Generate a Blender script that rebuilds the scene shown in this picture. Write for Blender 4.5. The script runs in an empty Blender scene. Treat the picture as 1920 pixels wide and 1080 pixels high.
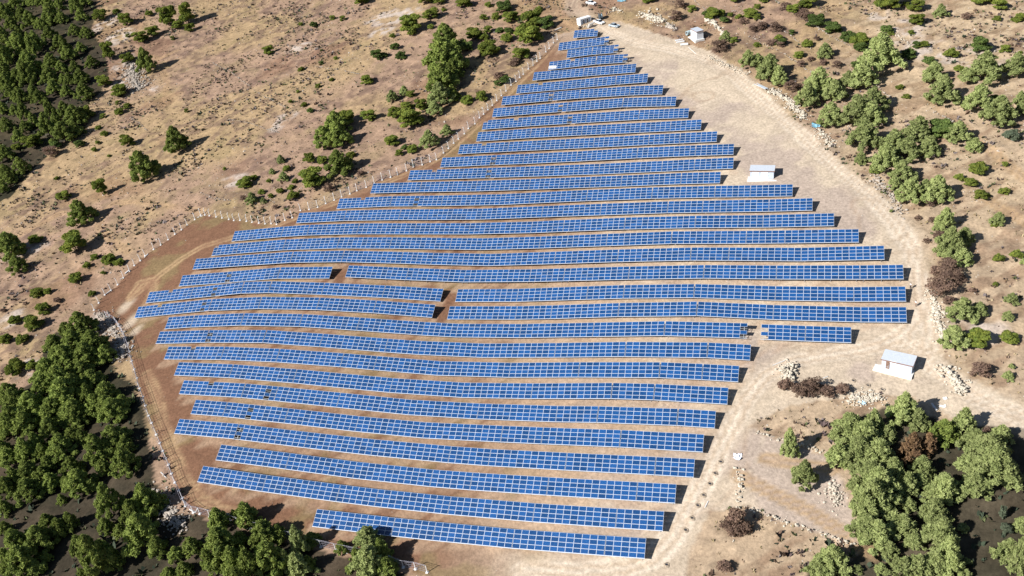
import bpy, bmesh, math, random
import numpy as np
from mathutils import Matrix, Vector, Quaternion

# ------------------------------------------------------------------ camera, world, sun
W, H, F = 1920.0, 1080.0, 1705.0
PITCH, ROLL, AZ, TILT = [math.radians(a) for a in (30.6, -8.7, -21.46, 28.53)]
CAMZ = 150.0
def cam_axes():
    cp, sp = math.cos(PITCH), math.sin(PITCH)
    w = np.array([0, cp, -sp]); r0 = np.array([1, 0, 0.]); u0 = np.array([0, sp, cp])
    cr, sr = math.cos(ROLL), math.sin(ROLL)
    r = r0*cr + u0*sr; u = -r0*sr + u0*cr
    E = np.array([[math.cos(AZ), math.sin(AZ), 0], [-math.sin(AZ), math.cos(AZ), 0], [0, 0, 1]])
    return E@r, E@u, E@w
CR, CU, CW = cam_axes()
scene = bpy.context.scene
cd = bpy.data.cameras.new('camera'); cam = bpy.data.objects.new('camera', cd)
scene.collection.objects.link(cam)
M = Matrix(((CR[0], CU[0], -CW[0], 0), (CR[1], CU[1], -CW[1], 0), (CR[2], CU[2], -CW[2], CAMZ), (0, 0, 0, 1)))
cam.matrix_world = M
cd.sensor_width = 36; cd.lens = 36*F/W; cd.clip_start = 1; cd.clip_end = 12000
scene.camera = cam

SUN_EL, SUN_DIR = math.radians(33.5), math.radians(45.0)      # light travels towards SUN_DIR in plan
sv = Vector((math.cos(SUN_DIR)*math.cos(SUN_EL), math.sin(SUN_DIR)*math.cos(SUN_EL), -math.sin(SUN_EL)))
world = bpy.data.worlds.new("World"); scene.world = world; world.use_nodes = True
nt = world.node_tree; nt.nodes.clear()
sky = nt.nodes.new('ShaderNodeTexSky'); sky.sky_type = 'NISHITA'; sky.sun_disc = False
sky.air_density = 0.9; sky.dust_density = 0.3; sky.sun_elevation = SUN_EL; sky.sun_rotation = math.atan2(-sv.x, -sv.y)
bg = nt.nodes.new('ShaderNodeBackground'); bg.inputs[1].default_value = 0.05
ow = nt.nodes.new('ShaderNodeOutputWorld')
nt.links.new(sky.outputs[0], bg.inputs[0]); nt.links.new(bg.outputs[0], ow.inputs[0])
sl = bpy.data.lights.new('sun', 'SUN'); sl.energy = 5.0; sl.angle = math.radians(0.5); sl.color = (1.0, 0.97, 0.92)
so = bpy.data.objects.new('sun', sl); scene.collection.objects.link(so)
so.rotation_euler = sv.to_track_quat('-Z', 'Y').to_euler(); so.location = (-300, -200, 500)
scene.view_settings.view_transform = 'Standard'; scene.view_settings.look = 'None'
scene.view_settings.exposure = 0.80; scene.view_settings.gamma = 1

C = scene.collection
RNG = random.Random(7); NR = np.random.default_rng(11)

# ------------------------------------------------------------------ helpers
def tag(o, label=None, cat=None, group=None, kind=None):
    if label: o['label'] = label
    if cat: o['category'] = cat
    if group: o['group'] = group
    if kind: o['kind'] = kind
    return o
def empty(name, loc, rot=None):
    o = bpy.data.objects.new(name, None); o.empty_display_size = 0.3
    C.objects.link(o)
    if rot is not None: o.matrix_world = Matrix.Translation(Vector(loc)) @ rot.to_4x4()
    else: o.location = loc
    return o
def rotz(a): return Matrix.Rotation(a, 3, 'Z')
class MB:
    def __init__(s): s.v = []; s.f = []; s.m = []
    def add(s, vs, fs, mi=0):
        b = len(s.v); s.v += [tuple(v) for v in vs]
        for f in fs: s.f.append(tuple(i+b for i in f)); s.m.append(mi)
    def box(s, c, d, mi=0, R=None):
        x, y, z = d[0]/2, d[1]/2, d[2]/2
        vs = [Vector((i*x, j*y, k*z)) for k in (-1, 1) for j in (-1, 1) for i in (-1, 1)]
        if R is not None: vs = [R@v for v in vs]
        vs = [v+Vector(c) for v in vs]
        s.add(vs, [(0, 2, 3, 1), (4, 5, 7, 6), (0, 1, 5, 4), (2, 6, 7, 3), (0, 4, 6, 2), (1, 3, 7, 5)], mi)
    def tube(s, p, q, r0, r1=None, n=6, mi=0, cap=True):
        p = Vector(p); q = Vector(q); r1 = r0 if r1 is None else r1
        d = (q-p).normalized(); a = d.orthogonal().normalized(); b = d.cross(a)
        vs = []
        for c, r in ((p, r0), (q, r1)):
            for i in range(n):
                t = 2*math.pi*i/n; vs.append(c+(a*math.cos(t)+b*math.sin(t))*r)
        fs = [(i, (i+1) % n, n+(i+1) % n, n+i) for i in range(n)]
        if cap: fs += [tuple(reversed(range(n))), tuple(range(n, 2*n))]
        s.add(vs, fs, mi)
    def prism(s, pts, z0, z1, mi=0):       # pts ccw in xy
        n = len(pts)
        vs = [(x, y, z0) for x, y in pts]+[(x, y, z1) for x, y in pts]
        fs = [(i, (i+1) % n, n+(i+1) % n, n+i) for i in range(n)]+[tuple(reversed(range(n))), tuple(range(n, 2*n))]
        s.add(vs, fs, mi)
    def mesh(s, name, mats, smooth=False):
        me = bpy.data.meshes.new(name); me.from_pydata(s.v, [], s.f)
        for m in mats: me.materials.append(m)
        me.polygons.foreach_set('material_index', s.m)
        if smooth: me.polygons.foreach_set('use_smooth', [True]*len(s.f))
        me.update(); return me
    def obj(s, name, mats, parent=None, smooth=False):
        if not isinstance(mats, (list, tuple)): mats = [mats]
        return link(name, s.mesh(name, mats, smooth), parent)
def link(name, me, parent=None, loc=None):
    o = bpy.data.objects.new(name, me); C.objects.link(o)
    if parent is not None: o.parent = parent
    if loc is not None: o.location = loc
    return o
def clone(o, parent=None):
    c = o.copy(); C.objects.link(c); c.parent = parent
    for ch in o.children: clone(ch, c)
    return c
def lin(c):
    return tuple(((v/255.)/12.92 if v/255. <= .04045 else ((v/255.+.055)/1.055)**2.4) for v in c)

def mat(name, col, rough=.8, var=0.0, scale=3.0, metal=0.0, spec=0.4, bump=0.0, var2=None, objvar=0.0, detail=5):
    """procedural principled material: noise mixes col towards var2 (or a darker/lighter col)"""
    m = bpy.data.materials.new(name); m.use_nodes = True; n = m.node_tree; n.nodes.clear()
    out = n.nodes.new('ShaderNodeOutputMaterial'); b = n.nodes.new('ShaderNodeBsdfPrincipled')
    n.links.new(b.outputs[0], out.inputs[0])
    b.inputs['Roughness'].default_value = rough; b.inputs['Metallic'].default_value = metal
    b.inputs['Specular IOR Level'].default_value = spec
    tc = n.nodes.new('ShaderNodeTexCoord'); nz = n.nodes.new('ShaderNodeTexNoise')
    nz.inputs['Scale'].default_value = scale; nz.inputs['Detail'].default_value = detail
    n.links.new(tc.outputs['Object'], nz.inputs['Vector'])
    mx = n.nodes.new('ShaderNodeMix'); mx.data_type = 'RGBA'
    mr = n.nodes.new('ShaderNodeMapRange'); mr.inputs[1].default_value = .35; mr.inputs[2].default_value = .65
    n.links.new(nz.outputs[0], mr.inputs[0]); n.links.new(mr.outputs[0], mx.inputs[0])
    c2 = var2 if var2 else tuple(max(0, v*(1-var)) for v in col)
    mx.inputs[6].default_value = (*col, 1); mx.inputs[7].default_value = (*c2, 1)
    last = mx.outputs[2]
    if objvar:
        oi = n.nodes.new('ShaderNodeObjectInfo'); m2 = n.nodes.new('ShaderNodeMapRange')
        m2.inputs[3].default_value = 1-objvar; m2.inputs[4].default_value = 1+objvar
        hs = n.nodes.new('ShaderNodeHueSaturation'); n.links.new(oi.outputs['Random'], m2.inputs[0])
        n.links.new(m2.outputs[0], hs.inputs['Value'])
        m3 = n.nodes.new('ShaderNodeMapRange'); m3.inputs[3].default_value = .5+objvar*.06; m3.inputs[4].default_value = .5-objvar*.06
        mm = n.nodes.new('ShaderNodeMath'); mm.operation = 'MULTIPLY'; mm.inputs[1].default_value = 7.31
        fr = n.nodes.new('ShaderNodeMath'); fr.operation = 'FRACT'
        n.links.new(oi.outputs['Random'], mm.inputs[0]); n.links.new(mm.outputs[0], fr.inputs[0]); n.links.new(fr.outputs[0], m3.inputs[0])
        n.links.new(m3.outputs[0], hs.inputs['Hue'])
        n.links.new(last, hs.inputs['Color']); last = hs.outputs[0]
    n.links.new(last, b.inputs['Base Color'])
    if bump:
        bp = n.nodes.new('ShaderNodeBump'); bp.inputs['Strength'].default_value = bump; bp.inputs['Distance'].default_value = .05
        n.links.new(nz.outputs[0], bp.inputs['Height']); n.links.new(bp.outputs[0], b.inputs['Normal'])
    return m

# ------------------------------------------------------------------ panel rows: plan line and crest height of every row
RAW={
1:[[(1077.6,57.2),(1115,53.8),(1123,53.2)]],
2:[[(1049.7,80.2),(1077,75),(1100,71.6),(1144,67.7)]],
3:[[(1065.4,93.8),(1112,87.5),(1161.2,83.3)]],
4:[[(1031.5,115.9),(1079,109.3),(1130,104),(1178.6,101)]],
5:[[(1002,135.4),(1050,131.8),(1091,127.8),(1140,123.2),(1194.3,119.3)]],
6:[[(971.6,159.4),(1018,155.5),(1060,151.5),(1110,146.5),(1160,141.8),(1216.4,137.5)]],
7:[[(943.8,181),(1000,175.8),(1042,171.8),(1102,166.6),(1150,163.2),(1200,160.9),(1244.5,159.4)]],
8:[[(926.8,203.2),(980,198.5),(1040,193.8),(1102.7,188.8),(1158.4,184),(1214,182),(1269,180.9)]],
9:[[(908,226),(950,222.3),(1000,218.8),(1050,215.7),(1104.8,212.2),(1160.4,208),(1215.4,205.6),(1293,202.6)]],
10:[[(897.3,247.8),(950,244.4),(1000,240.6),(1050,237.6),(1106.9,234.9),(1162.5,231.7),(1220,229.4),(1316.7,224)]],
11:[[(863.2,271.2),(913.5,268.3),(1000,263.8),(1050,261.3),(1102.7,258.9),(1167.3,255.2),(1215.4,252.7),(1286.8,249),(1346.1,246.1)]],
12:[[(830.2,295.7),(900,291.8),(1000,288),(1098,283),(1199.5,276.9),(1290,272.9),(1377.4,269.6)]],
13:[[(769.8,319.4),(850,316.8),(944.8,313.8),(1025,310.8),(1098,307.8),(1150,306.3),(1249,301.3),(1320,297.6),(1377,295.3)]],
14:[[(700,343.9),(782,341.3),(819.8,340.6),(944.8,338.2),(1025,334.2),(1150,329.9),(1275,324.3),(1352.6,322.1)]],
15:[[(637.5,372.5),(694,369.6),(728.5,367.7),(786.9,367),(840,366.3),(944.8,363.9),(1025,359.7),(1150,353.8),(1275,349.3),(1394.8,347.6),(1487.6,345.5)]],
16:[[(562,399.3),(641,395),(691,392.3),(750,392.3),(838,392.1),(944.8,390.2),(1025,386),(1150,381.1),(1275,376.7),(1400,375.1),(1525,371.3)]],
17:[[(441.7,433.5),(504,427.3),(567,422),(598,420.9),(641,419.1),(707.7,418.4),(838,418.6),(945,417.6),(1025,414.2),(1150,408.4),(1275,404.5),(1394.8,404),(1492,401.6),(1565.3,399.6)]],
18:[[(404.7,460),(473,453.9),(525,449.7),(580,445.6),(684,444.4),(814.6,445.6),(900,446.8),(1025,443),(1150,437.9),(1275,433.2),(1394.8,432.7),(1508,431.3),(1611.4,429.4)]],
19:[[(369.3,485.3),(400,483.3),(467.7,477.5),(542.7,471.9),(598,470.6),(642.7,469.8),(710,471),(814.6,474),(920,476),(1025,472.4),(1150,467.8),(1275,463.9),(1394.8,463.9),(1500,464.4),(1579,463.2),(1659.3,460.5)]],
20:[[(343.8,516.5),(400,512.2),(473,505.6),(520.8,501),(598,500.2),(625,500)],
    [(653.9,497.5),(705,499.6),(780,502.8),(871.9,506),(944.8,506),(1025,504),(1150,500.5),(1275,496.5),(1394.8,497),(1530,498.5),(1611,497.3),(1694.9,496.3)]],
21:[[(282.2,547.7),(394,535.5),(459.5,528.6),(510,527.2),(552,527.6),(655,532),(748,536.3),(831.8,541.6)],
    [(859.4,542.2),(900,541.8),(973.8,541.4),(1037,539.4),(1106,536.5),(1174.7,534.2),(1233,532),(1308.7,532.4),(1400,534.3),(1465,536.8),(1530,538.2),(1614,537.9),(1699.5,537.1)]],
22:[[(261.4,575.3),(384,561.9),(430,558),(480,556.4),(586.5,557.1),(696,562.5),(816.5,571.4)],
    [(844.3,574.2),(900,574.4),(956.7,574.3),(1037,572.5),(1092,570.5),(1161,568),(1243,565.6),(1300,565),(1390,569),(1458,572),(1528.7,575.3),(1614,575.6),(1701,575.6)]],
23:[[(318.1,594.8),(363,591.4),(410,588.4),(456,587),(562.5,588.4),(679,595.5),(724.7,599),(790.6,603.3),(843.8,606.6),(898,607.9),(968.7,607.6),(1097.5,605.2),(1169.6,603.5),(1245,602),(1322.4,603.8),(1403,606)],
    [(1427.9,607.9),(1511,610.8),(1597.3,613.5)]],
24:[[(301.5,621.7),(387,618.9),(452.6,617.7),(492,618.2),(559,622),(667,630.4),(748,636.4),(800,639.8),(860,642.8),(900,644.1),(968.7,644.3),(1106,641.9),(1246.8,639.7),(1325.8,641.9),(1408.9,646.3)]],
25:[[(317,649.8),(387,649.4),(461,650.5),(521,653.6),(641.5,662),(690,666),(748,671),(817.4,676.7),(880,679.5),(941,680.4),(1082,679),(1222.8,678.3),(1303.5,681.4),(1387,686)]],
26:[[(335.9,679),(432,682.6),(490,686.5),(548.8,691.2),(662,702.2),(704.7,706.3),(791.7,713.1),(858,716.9),(898,718.4),(950,719),(1037.4,718.7),(1120,717.5),(1200.5,718.2),(1282.9,722.4),(1367,727)]],
27:[[(345.5,713),(456,718.7),(517.9,724.2),(579.7,730.2),(693,741.8),(773,749.5),(828,753.7),(886,756),(950,758.3),(1030.5,760.8),(1107.8,761.6),(1174.7,761.6),(1258.9,765.4),(1343.7,770.7)]],
28:[[(367.4,749.4),(421.7,753.4),(480,758.2),(596.8,772),(662,779),(706.8,783.6),(785.4,791),(856,794.9),(898,796.4),(980,799.8),(1082,803.5),(1151,805.5),(1236,809.3),(1321.9,814.6)]],
29:[[(336.7,785.3),(393.4,789.8),(452.8,795.2),(515.5,802.6),(634.9,817),(773,830.6),(834,835.6),(900,840.6),(983,845.4),(1130.5,851.8),(1220,856),(1304.9,860.6)]],
30:[[(414.3,833.4),(476,841.2),(529.4,847.6),(664.8,865.2),(735,873.4),(795,879),(869.3,884.8),(944.8,889.9),(1017,894),(1095,898.6),(1181,903),(1270.6,908)]],
31:[[(380.3,873.5),(443.3,882.2),(498,890.4),(557.9,898.6),(593,903.2),(705,916.6),(766,923.2),(840.6,930.4),(944.8,938.8),(999,943.2),(1070.6,948.3),(1160,953.8),(1247.9,958.8)]],
32:[[(594.8,954.4),(666,963.4),(727,969.5),(780,974.3),(816.5,978.4),(882.7,985.4),(977.5,993),(1035.4,997.4),(1122.7,1003.2),(1214.4,1009.3)]],
}
def pray(x, y): return CW + ((x-W/2)/F)*CR - ((y-H/2)/F)*CU
def row_y(k): return 0.022489*k*k - 7.98088*k + 360.695
ROW3 = {}
for k, ps in RAW.items():
    Y = row_y(k); ROW3[k] = []
    for p in ps:
        q = np.array([pray(x, y) for x, y in p]); q = q*(Y/q[:, 1])[:, None]; q[:, 2] += CAMZ
        ROW3[k].append(q)
TOPH = 2.35
_s = []
for k, ps in ROW3.items():
    for q in ps:
        n = max(2, int((q[-1, 0]-q[0, 0])/5)); xs = np.linspace(q[0, 0], q[-1, 0], n)
        zs = np.interp(xs, q[:, 0], q[:, 2])-TOPH
        for x, z in zip(xs, zs): _s.append((x, row_y(k), z))
_s = np.array(_s)
PA, PB, PCY = CAMZ-164.95, 0.0451, 0.18625

def sstep(a, b, x):
    t = np.clip((x-a)/(b-a), 0, 1); return t*t*(3-2*t)
def hash2(ix, iy, seed=0):
    h = (ix.astype(np.int64)*374761393+iy.astype(np.int64)*668265263+seed*1442695041) & 0x7fffffff
    h = ((h ^ (h >> 13))*1274126177) & 0x7fffffff
    return ((h ^ (h >> 16)) & 0xffff)/65535.0
def vnoise(x, y, s, seed=0):
    x = x/s; y = y/s; ix = np.floor(x); iy = np.floor(y); fx = x-ix; fy = y-iy
    fx = fx*fx*(3-2*fx); fy = fy*fy*(3-2*fy)
    a = hash2(ix, iy, seed); b = hash2(ix+1, iy, seed); c = hash2(ix, iy+1, seed); d = hash2(ix+1, iy+1, seed)
    return (a*(1-fx)+b*fx)*(1-fy)+(c*(1-fx)+d*fx)*fy
def fbm(x, y, s, seed=0, o=4):
    v = 0; a = .5; t = 0
    for i in range(o):
        v = v+a*vnoise(x+17.3*i, y-9.1*i, s/2**i, seed+i*7); t += a; a *= .55
    return v/t

def plane(x, y):
    z = PA+PB*np.clip(x, -900, 700)+PCY*np.clip(y, -200, 640)
    far = np.maximum(y-640, 0); z = z+far*.05
    # the wood on the left falls into a gully, then climbs again
    z = z-10*np.exp(-((x+330-0.25*(y-200))/85.)**2)*sstep(100, 220, y)*sstep(620, 420, y)*0.6
    return z
_res = _s[:, 2]-plane(_s[:, 0], _s[:, 1])
def ground_smooth(x, y):
    x = np.atleast_1d(np.asarray(x, float)); y = np.atleast_1d(np.asarray(y, float)); out = plane(x, y)
    m = (x > -260) & (x < 80) & (y > 70) & (y < 410); idx = np.nonzero(m)[0]
    for c in range(0, len(idx), 4000):
        i = idx[c:c+4000]
        d2 = (x[i, None]-_s[None, :, 0])**2/64.+(y[i, None]-_s[None, :, 1])**2/42.
        w = np.exp(-d2*.5); out[i] += (w@_res)/(w.sum(1)+.06)
    return out

# coarse lookup table for placing things and for ray casts
GX = np.arange(-700, 260.1, 2.0); GY = np.arange(40, 760.1, 2.0)
_gx, _gy = np.meshgrid(GX, GY); GZ = ground_smooth(_gx.ravel(), _gy.ravel()).reshape(_gx.shape)
def gz(x, y):
    u = np.clip((np.asarray(x, float)-GX[0])/2., 0, len(GX)-1.001); v = np.clip((np.asarray(y, float)-GY[0])/2., 0, len(GY)-1.001)
    i = u.astype(int); j = v.astype(int); a = u-i; b = v-j
    return (GZ[j, i]*(1-a)+GZ[j, i+1]*a)*(1-b)+(GZ[j+1, i]*(1-a)+GZ[j+1, i+1]*a)*b
def hit(px, py):
    """the ground point seen at a place of the photograph"""
    d = pray(px, py); t = np.arange(90, 900, 1.0)
    dz = CAMZ+d[2]*t-gz(d[0]*t, d[1]*t); i = np.nonzero(dz < 0)[0]
    i = i[0] if len(i) else len(t)-1
    if i == 0: i = 1
    a, b = dz[i-1], dz[i]; tt = t[i-1]+(a/(a-b) if a != b else 0)
    x, y = d[0]*tt, d[1]*tt
    return np.array([x, y, float(gz(x, y))]), tt
def P(px, py): return hit(px, py)[0]
def line(pts, step=2.0):
    """photo polyline -> ground polyline, resampled"""
    q = np.array([P(*p)[:2] for p in pts]); out = [q[0]]
    for a, b in zip(q[:-1], q[1:]):
        n = max(1, int(np.linalg.norm(b-a)/step))
        for i in range(1, n+1): out.append(a+(b-a)*i/n)
    return np.array(out)
def dline(x, y, q):
    """distance of points to a ground polyline"""
    d = np.full(len(x), 1e9)
    lo = q.min(0)-30; hi = q.max(0)+30; m = (x > lo[0]) & (x < hi[0]) & (y > lo[1]) & (y < hi[1])
    xs, ys = x[m], y[m]; dd = np.full(len(xs), 1e9)
    for a, b in zip(q[:-1], q[1:]):
        ab = b-a; L = ab@ab+1e-9
        t = np.clip(((xs-a[0])*ab[0]+(ys-a[1])*ab[1])/L, 0, 1)
        dd = np.minimum(dd, (xs-a[0]-t*ab[0])**2+(ys-a[1]-t*ab[1])**2)
    d[m] = np.sqrt(dd); return d
def inpoly(x, y, q):
    ins = np.zeros(len(x), bool); n = len(q)
    for i in range(n):
        a, b = q[i], q[(i+1) % n]
        if a[1] == b[1]: continue
        c = ((a[1] > y) != (b[1] > y)) & (x < (b[0]-a[0])*(y-a[1])/(b[1]-a[1])+a[0])
        ins ^= c
    return ins

# ------------------------------------------------------------------ layout lines taken from the photograph (x, y on 1920x1080)
FENCE_A = [(1045,74),(1038,82),(1030,90),(1023.7,97.7),(1013,109),(1006.8,114.6),(999.7,122),(991,129.7),(981.5,139.3),(974.7,145.8),(967.7,152.3),(958.6,159.4),(949,170.6),(940.4,179.7),(931.8,188.8),(923.4,197.4),(915.1,205.7),(907,214.3),(899.5,221.4),(890.7,231.3),(878.6,241.2),(870.9,250.8),(859.7,260.7),(850.9,268.7),(841.2,278.2),(831.9,287.4),(818.5,299),(806.8,303),(792,309.5),(775.5,314.7),(762.5,320.4),(745.6,327.2),(732.6,332.4),(717,338),(702,344.5),(687,351),(669.5,357.7),(656.5,363.6),(640.9,368.9),(627,375),(611,381.6),(595.8,388),(580,393)]
FENCE_B = [(563.8,395.4),(548.4,408),(534.6,413),(519,420.5),(508.9,419.5),(497.4,419.5),(485.8,418.4),(473.2,416.7),(462.7,415),(450.7,413.4),(439,413.4),(429.2,410.7),(416.6,407.9),(405.6,406.3),(393,404.3),(384.4,402.4),(376.5,403),(365.5,411.2),(351,421.5),(340.6,430.6),(328.6,439.7),(315.6,448.8),(302,459.2),(288.5,467.8),(272,478.8),(263.5,488.6),(252.4,497.9),(243.2,509),(231.6,520.7),(220.7,533.3),(208.6,544.8),(197,553),(185.5,568),(177,582)]
FENCE_C = [(200,594),(208.4,599.6),(217,604),(223,613),(229.2,622.6),(235.8,634.7),(239.7,646.8),(243.6,660),(247.3,676.5),(252,692),(257.2,708.7),(262,728.5),(268.3,744),(273.2,760.6),(279,779.8),(284.6,793),(293.4,815),(300,830.3),(305.5,845.7),(311,859),(316.5,872),(322,888),(327.7,904.4),(335.4,919.8),(342,934),(347.5,948.4),(362.9,961.5),(375,963.7),(393.6,968),(413,971),(432,974.7),(449.7,984.6),(470.5,988),(497,996),(522,1003),(547.3,1009.9),(575,1018),(602,1025),(629.7,1031.9),(650.5,1036),(678,1042),(706,1049),(734,1055),(756,1062.6),(779,1067),(801,1073.6)]
SITE = [(1045,66),(1160,40),(1240,66),(1330,96),(1400,140),(1450,190),(1520,262),(1580,318),(1650,372),(1700,430),(1730,490),(1745,545),(1750,600),(1740,640),(1800,700),(1920,760),(1920,810),(1800,790),(1700,740),(1620,740),(1480,760),(1400,800),(1450,820),(1560,860),(1600,960),(1620,1030),(1560,1010),(1400,950),(1330,960),(1290,1040),(1290,1100),(850,1100),(700,1045)]+FENCE_C[::-1]+FENCE_B[::-1]+FENCE_A[::-1]
ROAD = [(1085,-20),(1075,15),(1100,35),(1145,62),(1200,82),(1260,92),(1320,112),(1370,136),(1420,180),(1460,215),(1500,250),(1540,290),(1590,335),(1640,375),(1680,420),(1708,465),(1722,510),(1724,555),(1715,600),(1690,630),(1640,652),(1560,664),(1490,676),(1435,704),(1402,745),(1375,795),(1350,845),(1322,900),(1292,955),(1262,1005),(1225,1045),(1170,1066),(1080,1072),(980,1068)]
ROAD2 = [(1690,630),(1720,660),(1760,700),(1830,745),(1925,785)]
ROAD3 = [(1724,545),(1745,600),(1740,650)]
TRK = [[(1035,92),(1000,128),(950,178),(900,230),(850,276),(790,317),(720,343),(640,376),(560,406),(480,438),(430,447),(380,462),(340,485),(300,515),(270,540),(245,560)],
       [(245,556),(262,530),(285,525),(288,545),(270,575)],
       [(300,760),(305,790),(318,830),(335,870),(350,905),(375,935),(410,955),(460,968)],
       [(275,700),(290,730),(300,760)],
       [(240,472),(205,448),(185,425),(190,400),(215,380),(260,378),(320,388),(380,396)],
       [(190,400),(150,395),(110,402),(60,430),(20,450)],
       [(1060,0),(1045,25),(1062,40),(1090,55)],
       [(255,100),(300,110),(330,95)],[(300,120),(312,150),(310,180),(340,175)],
       [(1925,340),(1880,300),(1830,262),(1790,225),(1740,185)],
       [(1925,420),(1880,392),(1850,372)],
       [(1435,860),(1500,870),(1560,880)],[(1380,890),(1440,920),(1520,960),(1600,1010),(1640,1040)]]
WOOD1 = [(-60,-40),(180,-40),(182,20),(170,60),(195,90),(205,140),(190,170),(165,195),(160,250),(110,270),(60,320),(20,370),(-60,400)]
WOOD2 = [(-60,760),(20,740),(60,720),(85,650),(100,625),(160,615),(200,650),(220,700),(250,720),(270,770),(280,830),(290,900),(330,960),(400,975),(480,1000),(560,1020),(640,1045),(760,1075),(800,1140),(-60,1140)]
WOOD3 = [(1560,800),(1640,770),(1700,760),(1780,800),(1850,800),(1930,800),(1930,1140),(1480,1140),(1520,1060),(1600,1050),(1640,960),(1620,880)]
PALE_SPOTS = [(1180,65,60),(1250,95,60),(1330,180,45),(1400,230,45),(1600,640,60),(1480,690,40),(250,600,22),(235,575,18),(255,620,18),(1560,600,40),(1700,250,20)]
STONY = [(250,140,28,30),(232,120,20,18),(200,45,24,18),(225,70,30,16),(290,170,18,10),(740,30,60,18),(720,60,30,10),(560,90,30,12),(540,215,25,12),(515,240,20,10),(190,600,25,22),(225,645,18,25),(300,950,25,28),(325,975,25,14),(1555,920,25,30),(1690,60,45,28),(1740,95,50,20),(1640,30,30,18),(1820,110,60,18),(1870,135,40,12),(1560,165,20,10),(1830,620,60,22),(1790,480,30,14),(110,255,50,14),(60,470,40,14),(30,480,30,10),(440,340,60,12),(20,600,30,14),(60,690,40,16)]

# ------------------------------------------------------------------ terrain: one sheet, fine where the photo looks, coarse out to the horizon
def axis(lo, hi, st, far_lo, far_hi):
    a = list(np.arange(lo, hi+.01, st)); g = st; x = hi
    while x < far_hi: g *= 1.35; x += g; a.append(x)
    g = st; x = lo; pre = []
    while x > far_lo: g *= 1.35; x -= g; pre.append(x)
    return np.array(pre[::-1]+a)
AX = axis(-560, 110, 0.9, -4000, 4000); AY = axis(88, 520, 0.9, -3000, 5000)
vx, vy = np.meshgrid(AX, AY); nx, ny = len(AX), len(AY); vx = vx.ravel(); vy = vy.ravel()
vz = plane(vx, vy); mi = (vx > -699) & (vx < 259) & (vy > 41) & (vy < 759); vz[mi] = gz(vx[mi], vy[mi])
near = (vx > -600) & (vx < 150) & (vy > 60) & (vy < 560)
q_site = np.array([P(*p)[:2] for p in SITE]); site = inpoly(vx, vy, q_site).astype(float)
road = np.minimum(np.minimum(dline(vx, vy, line(ROAD)), dline(vx, vy, line(ROAD2))), dline(vx, vy, line(ROAD3)))
LT = [line(t) for t in TRK]
trk = np.full(len(vx), 1e9)
for q in LT: trk = np.minimum(trk, dline(vx, vy, q))
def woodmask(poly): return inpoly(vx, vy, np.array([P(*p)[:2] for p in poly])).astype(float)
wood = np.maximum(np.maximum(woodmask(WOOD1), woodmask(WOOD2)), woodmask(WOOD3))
n1 = fbm(vx, vy, 40, 1); n2 = fbm(vx, vy, 9, 2); n3 = fbm(vx, vy, 3.2, 3, 3); n4 = fbm(vx, vy, 1.6, 4, 2)
def L(c): return np.array(lin(c))
c_pale, c_tan, c_brown, c_mead, c_olive, c_white = L((206,188,166)), L((180,155,132)), L((132,98,77)), L((168,140,118)), L((142,128,90)), L((224,208,188))
c_purp, c_straw, c_wood_shade = L((110,88,80)), L((176,150,116)), L((40,42,32))
def mixc(a, b, t): return a*(1-t[:, None])+b*t[:, None]
one = np.ones((len(vx), 1))
# open hillside
col = mixc(c_mead*one, c_straw*one, sstep(.42, .62, n1))
col = mixc(col, c_olive*one, sstep(.55, .72, n2)*.35)
col = mixc(col, c_purp*one, sstep(.46, .64, n3)*.62*sstep(.30, .55, fbm(vx, vy, 22, 8)))
col = mixc(col, c_brown*one, sstep(.58, .7, fbm(vx, vy, 30, 12))*.45)
# the ploughed slope east of the track is paler, combed in one direction
east = sstep(0, 30, vx-(-30+0.18*(vy-200)))
comb = fbm(vx*.35+vy*.3, vy*1.1-vx*.9, 3.0, 21, 3)
c_east = mixc(L((196,174,146))*one, L((140,114,92))*one, sstep(.5, .66, comb)*.7)
col = mixc(col, c_east, east*.75*(1-site))
# stony ground
for (sx, sy, rx, ry) in STONY:
    c, tt = hit(sx, sy); sc = tt/F
    rr = (((vx-c[0])/(rx*sc))**2+((vy-c[1])/(ry*sc*2.0))**2)+(n2-.5)*1.6
    col = mixc(col, L((205,190,178))*one, sstep(1.2, .2, rr)*sstep(.38, .6, n3)*.85)
# site: brown soil in the west grading to pale crushed ground in the east
t = sstep(-104, -18, vx+(vy-200)*.10+(n1-.5)*40)
t = np.maximum(t, sstep(330, 375, vy)*.8)
csite = mixc(c_brown*one, c_tan*one, sstep(.0, .5, t)); csite = mixc(csite, c_pale*one, sstep(.4, 1., t))
csite = mixc(csite, c_olive*one, sstep(.53, .66, n2)*.55*(1-t))
csite = mixc(csite, L((214,196,172))*one, sstep(.5, .7, n3)*.40*sstep(.1, .7, t))
csite = mixc(csite, L((176,158,148))*one, sstep(.46, .60, fbm(vx, vy, 14, 31))*.65*sstep(.2, .9, t))
for (sx, sy, rr0) in PALE_SPOTS:
    c, tt = hit(sx, sy); rr = np.hypot(vx-c[0], (vy-c[1])*.6)/(rr0*tt/F)+(n2-.5)*1.2
    csite = mixc(csite, c_pale*one, sstep(1.1, .3, rr)*.8)
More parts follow.
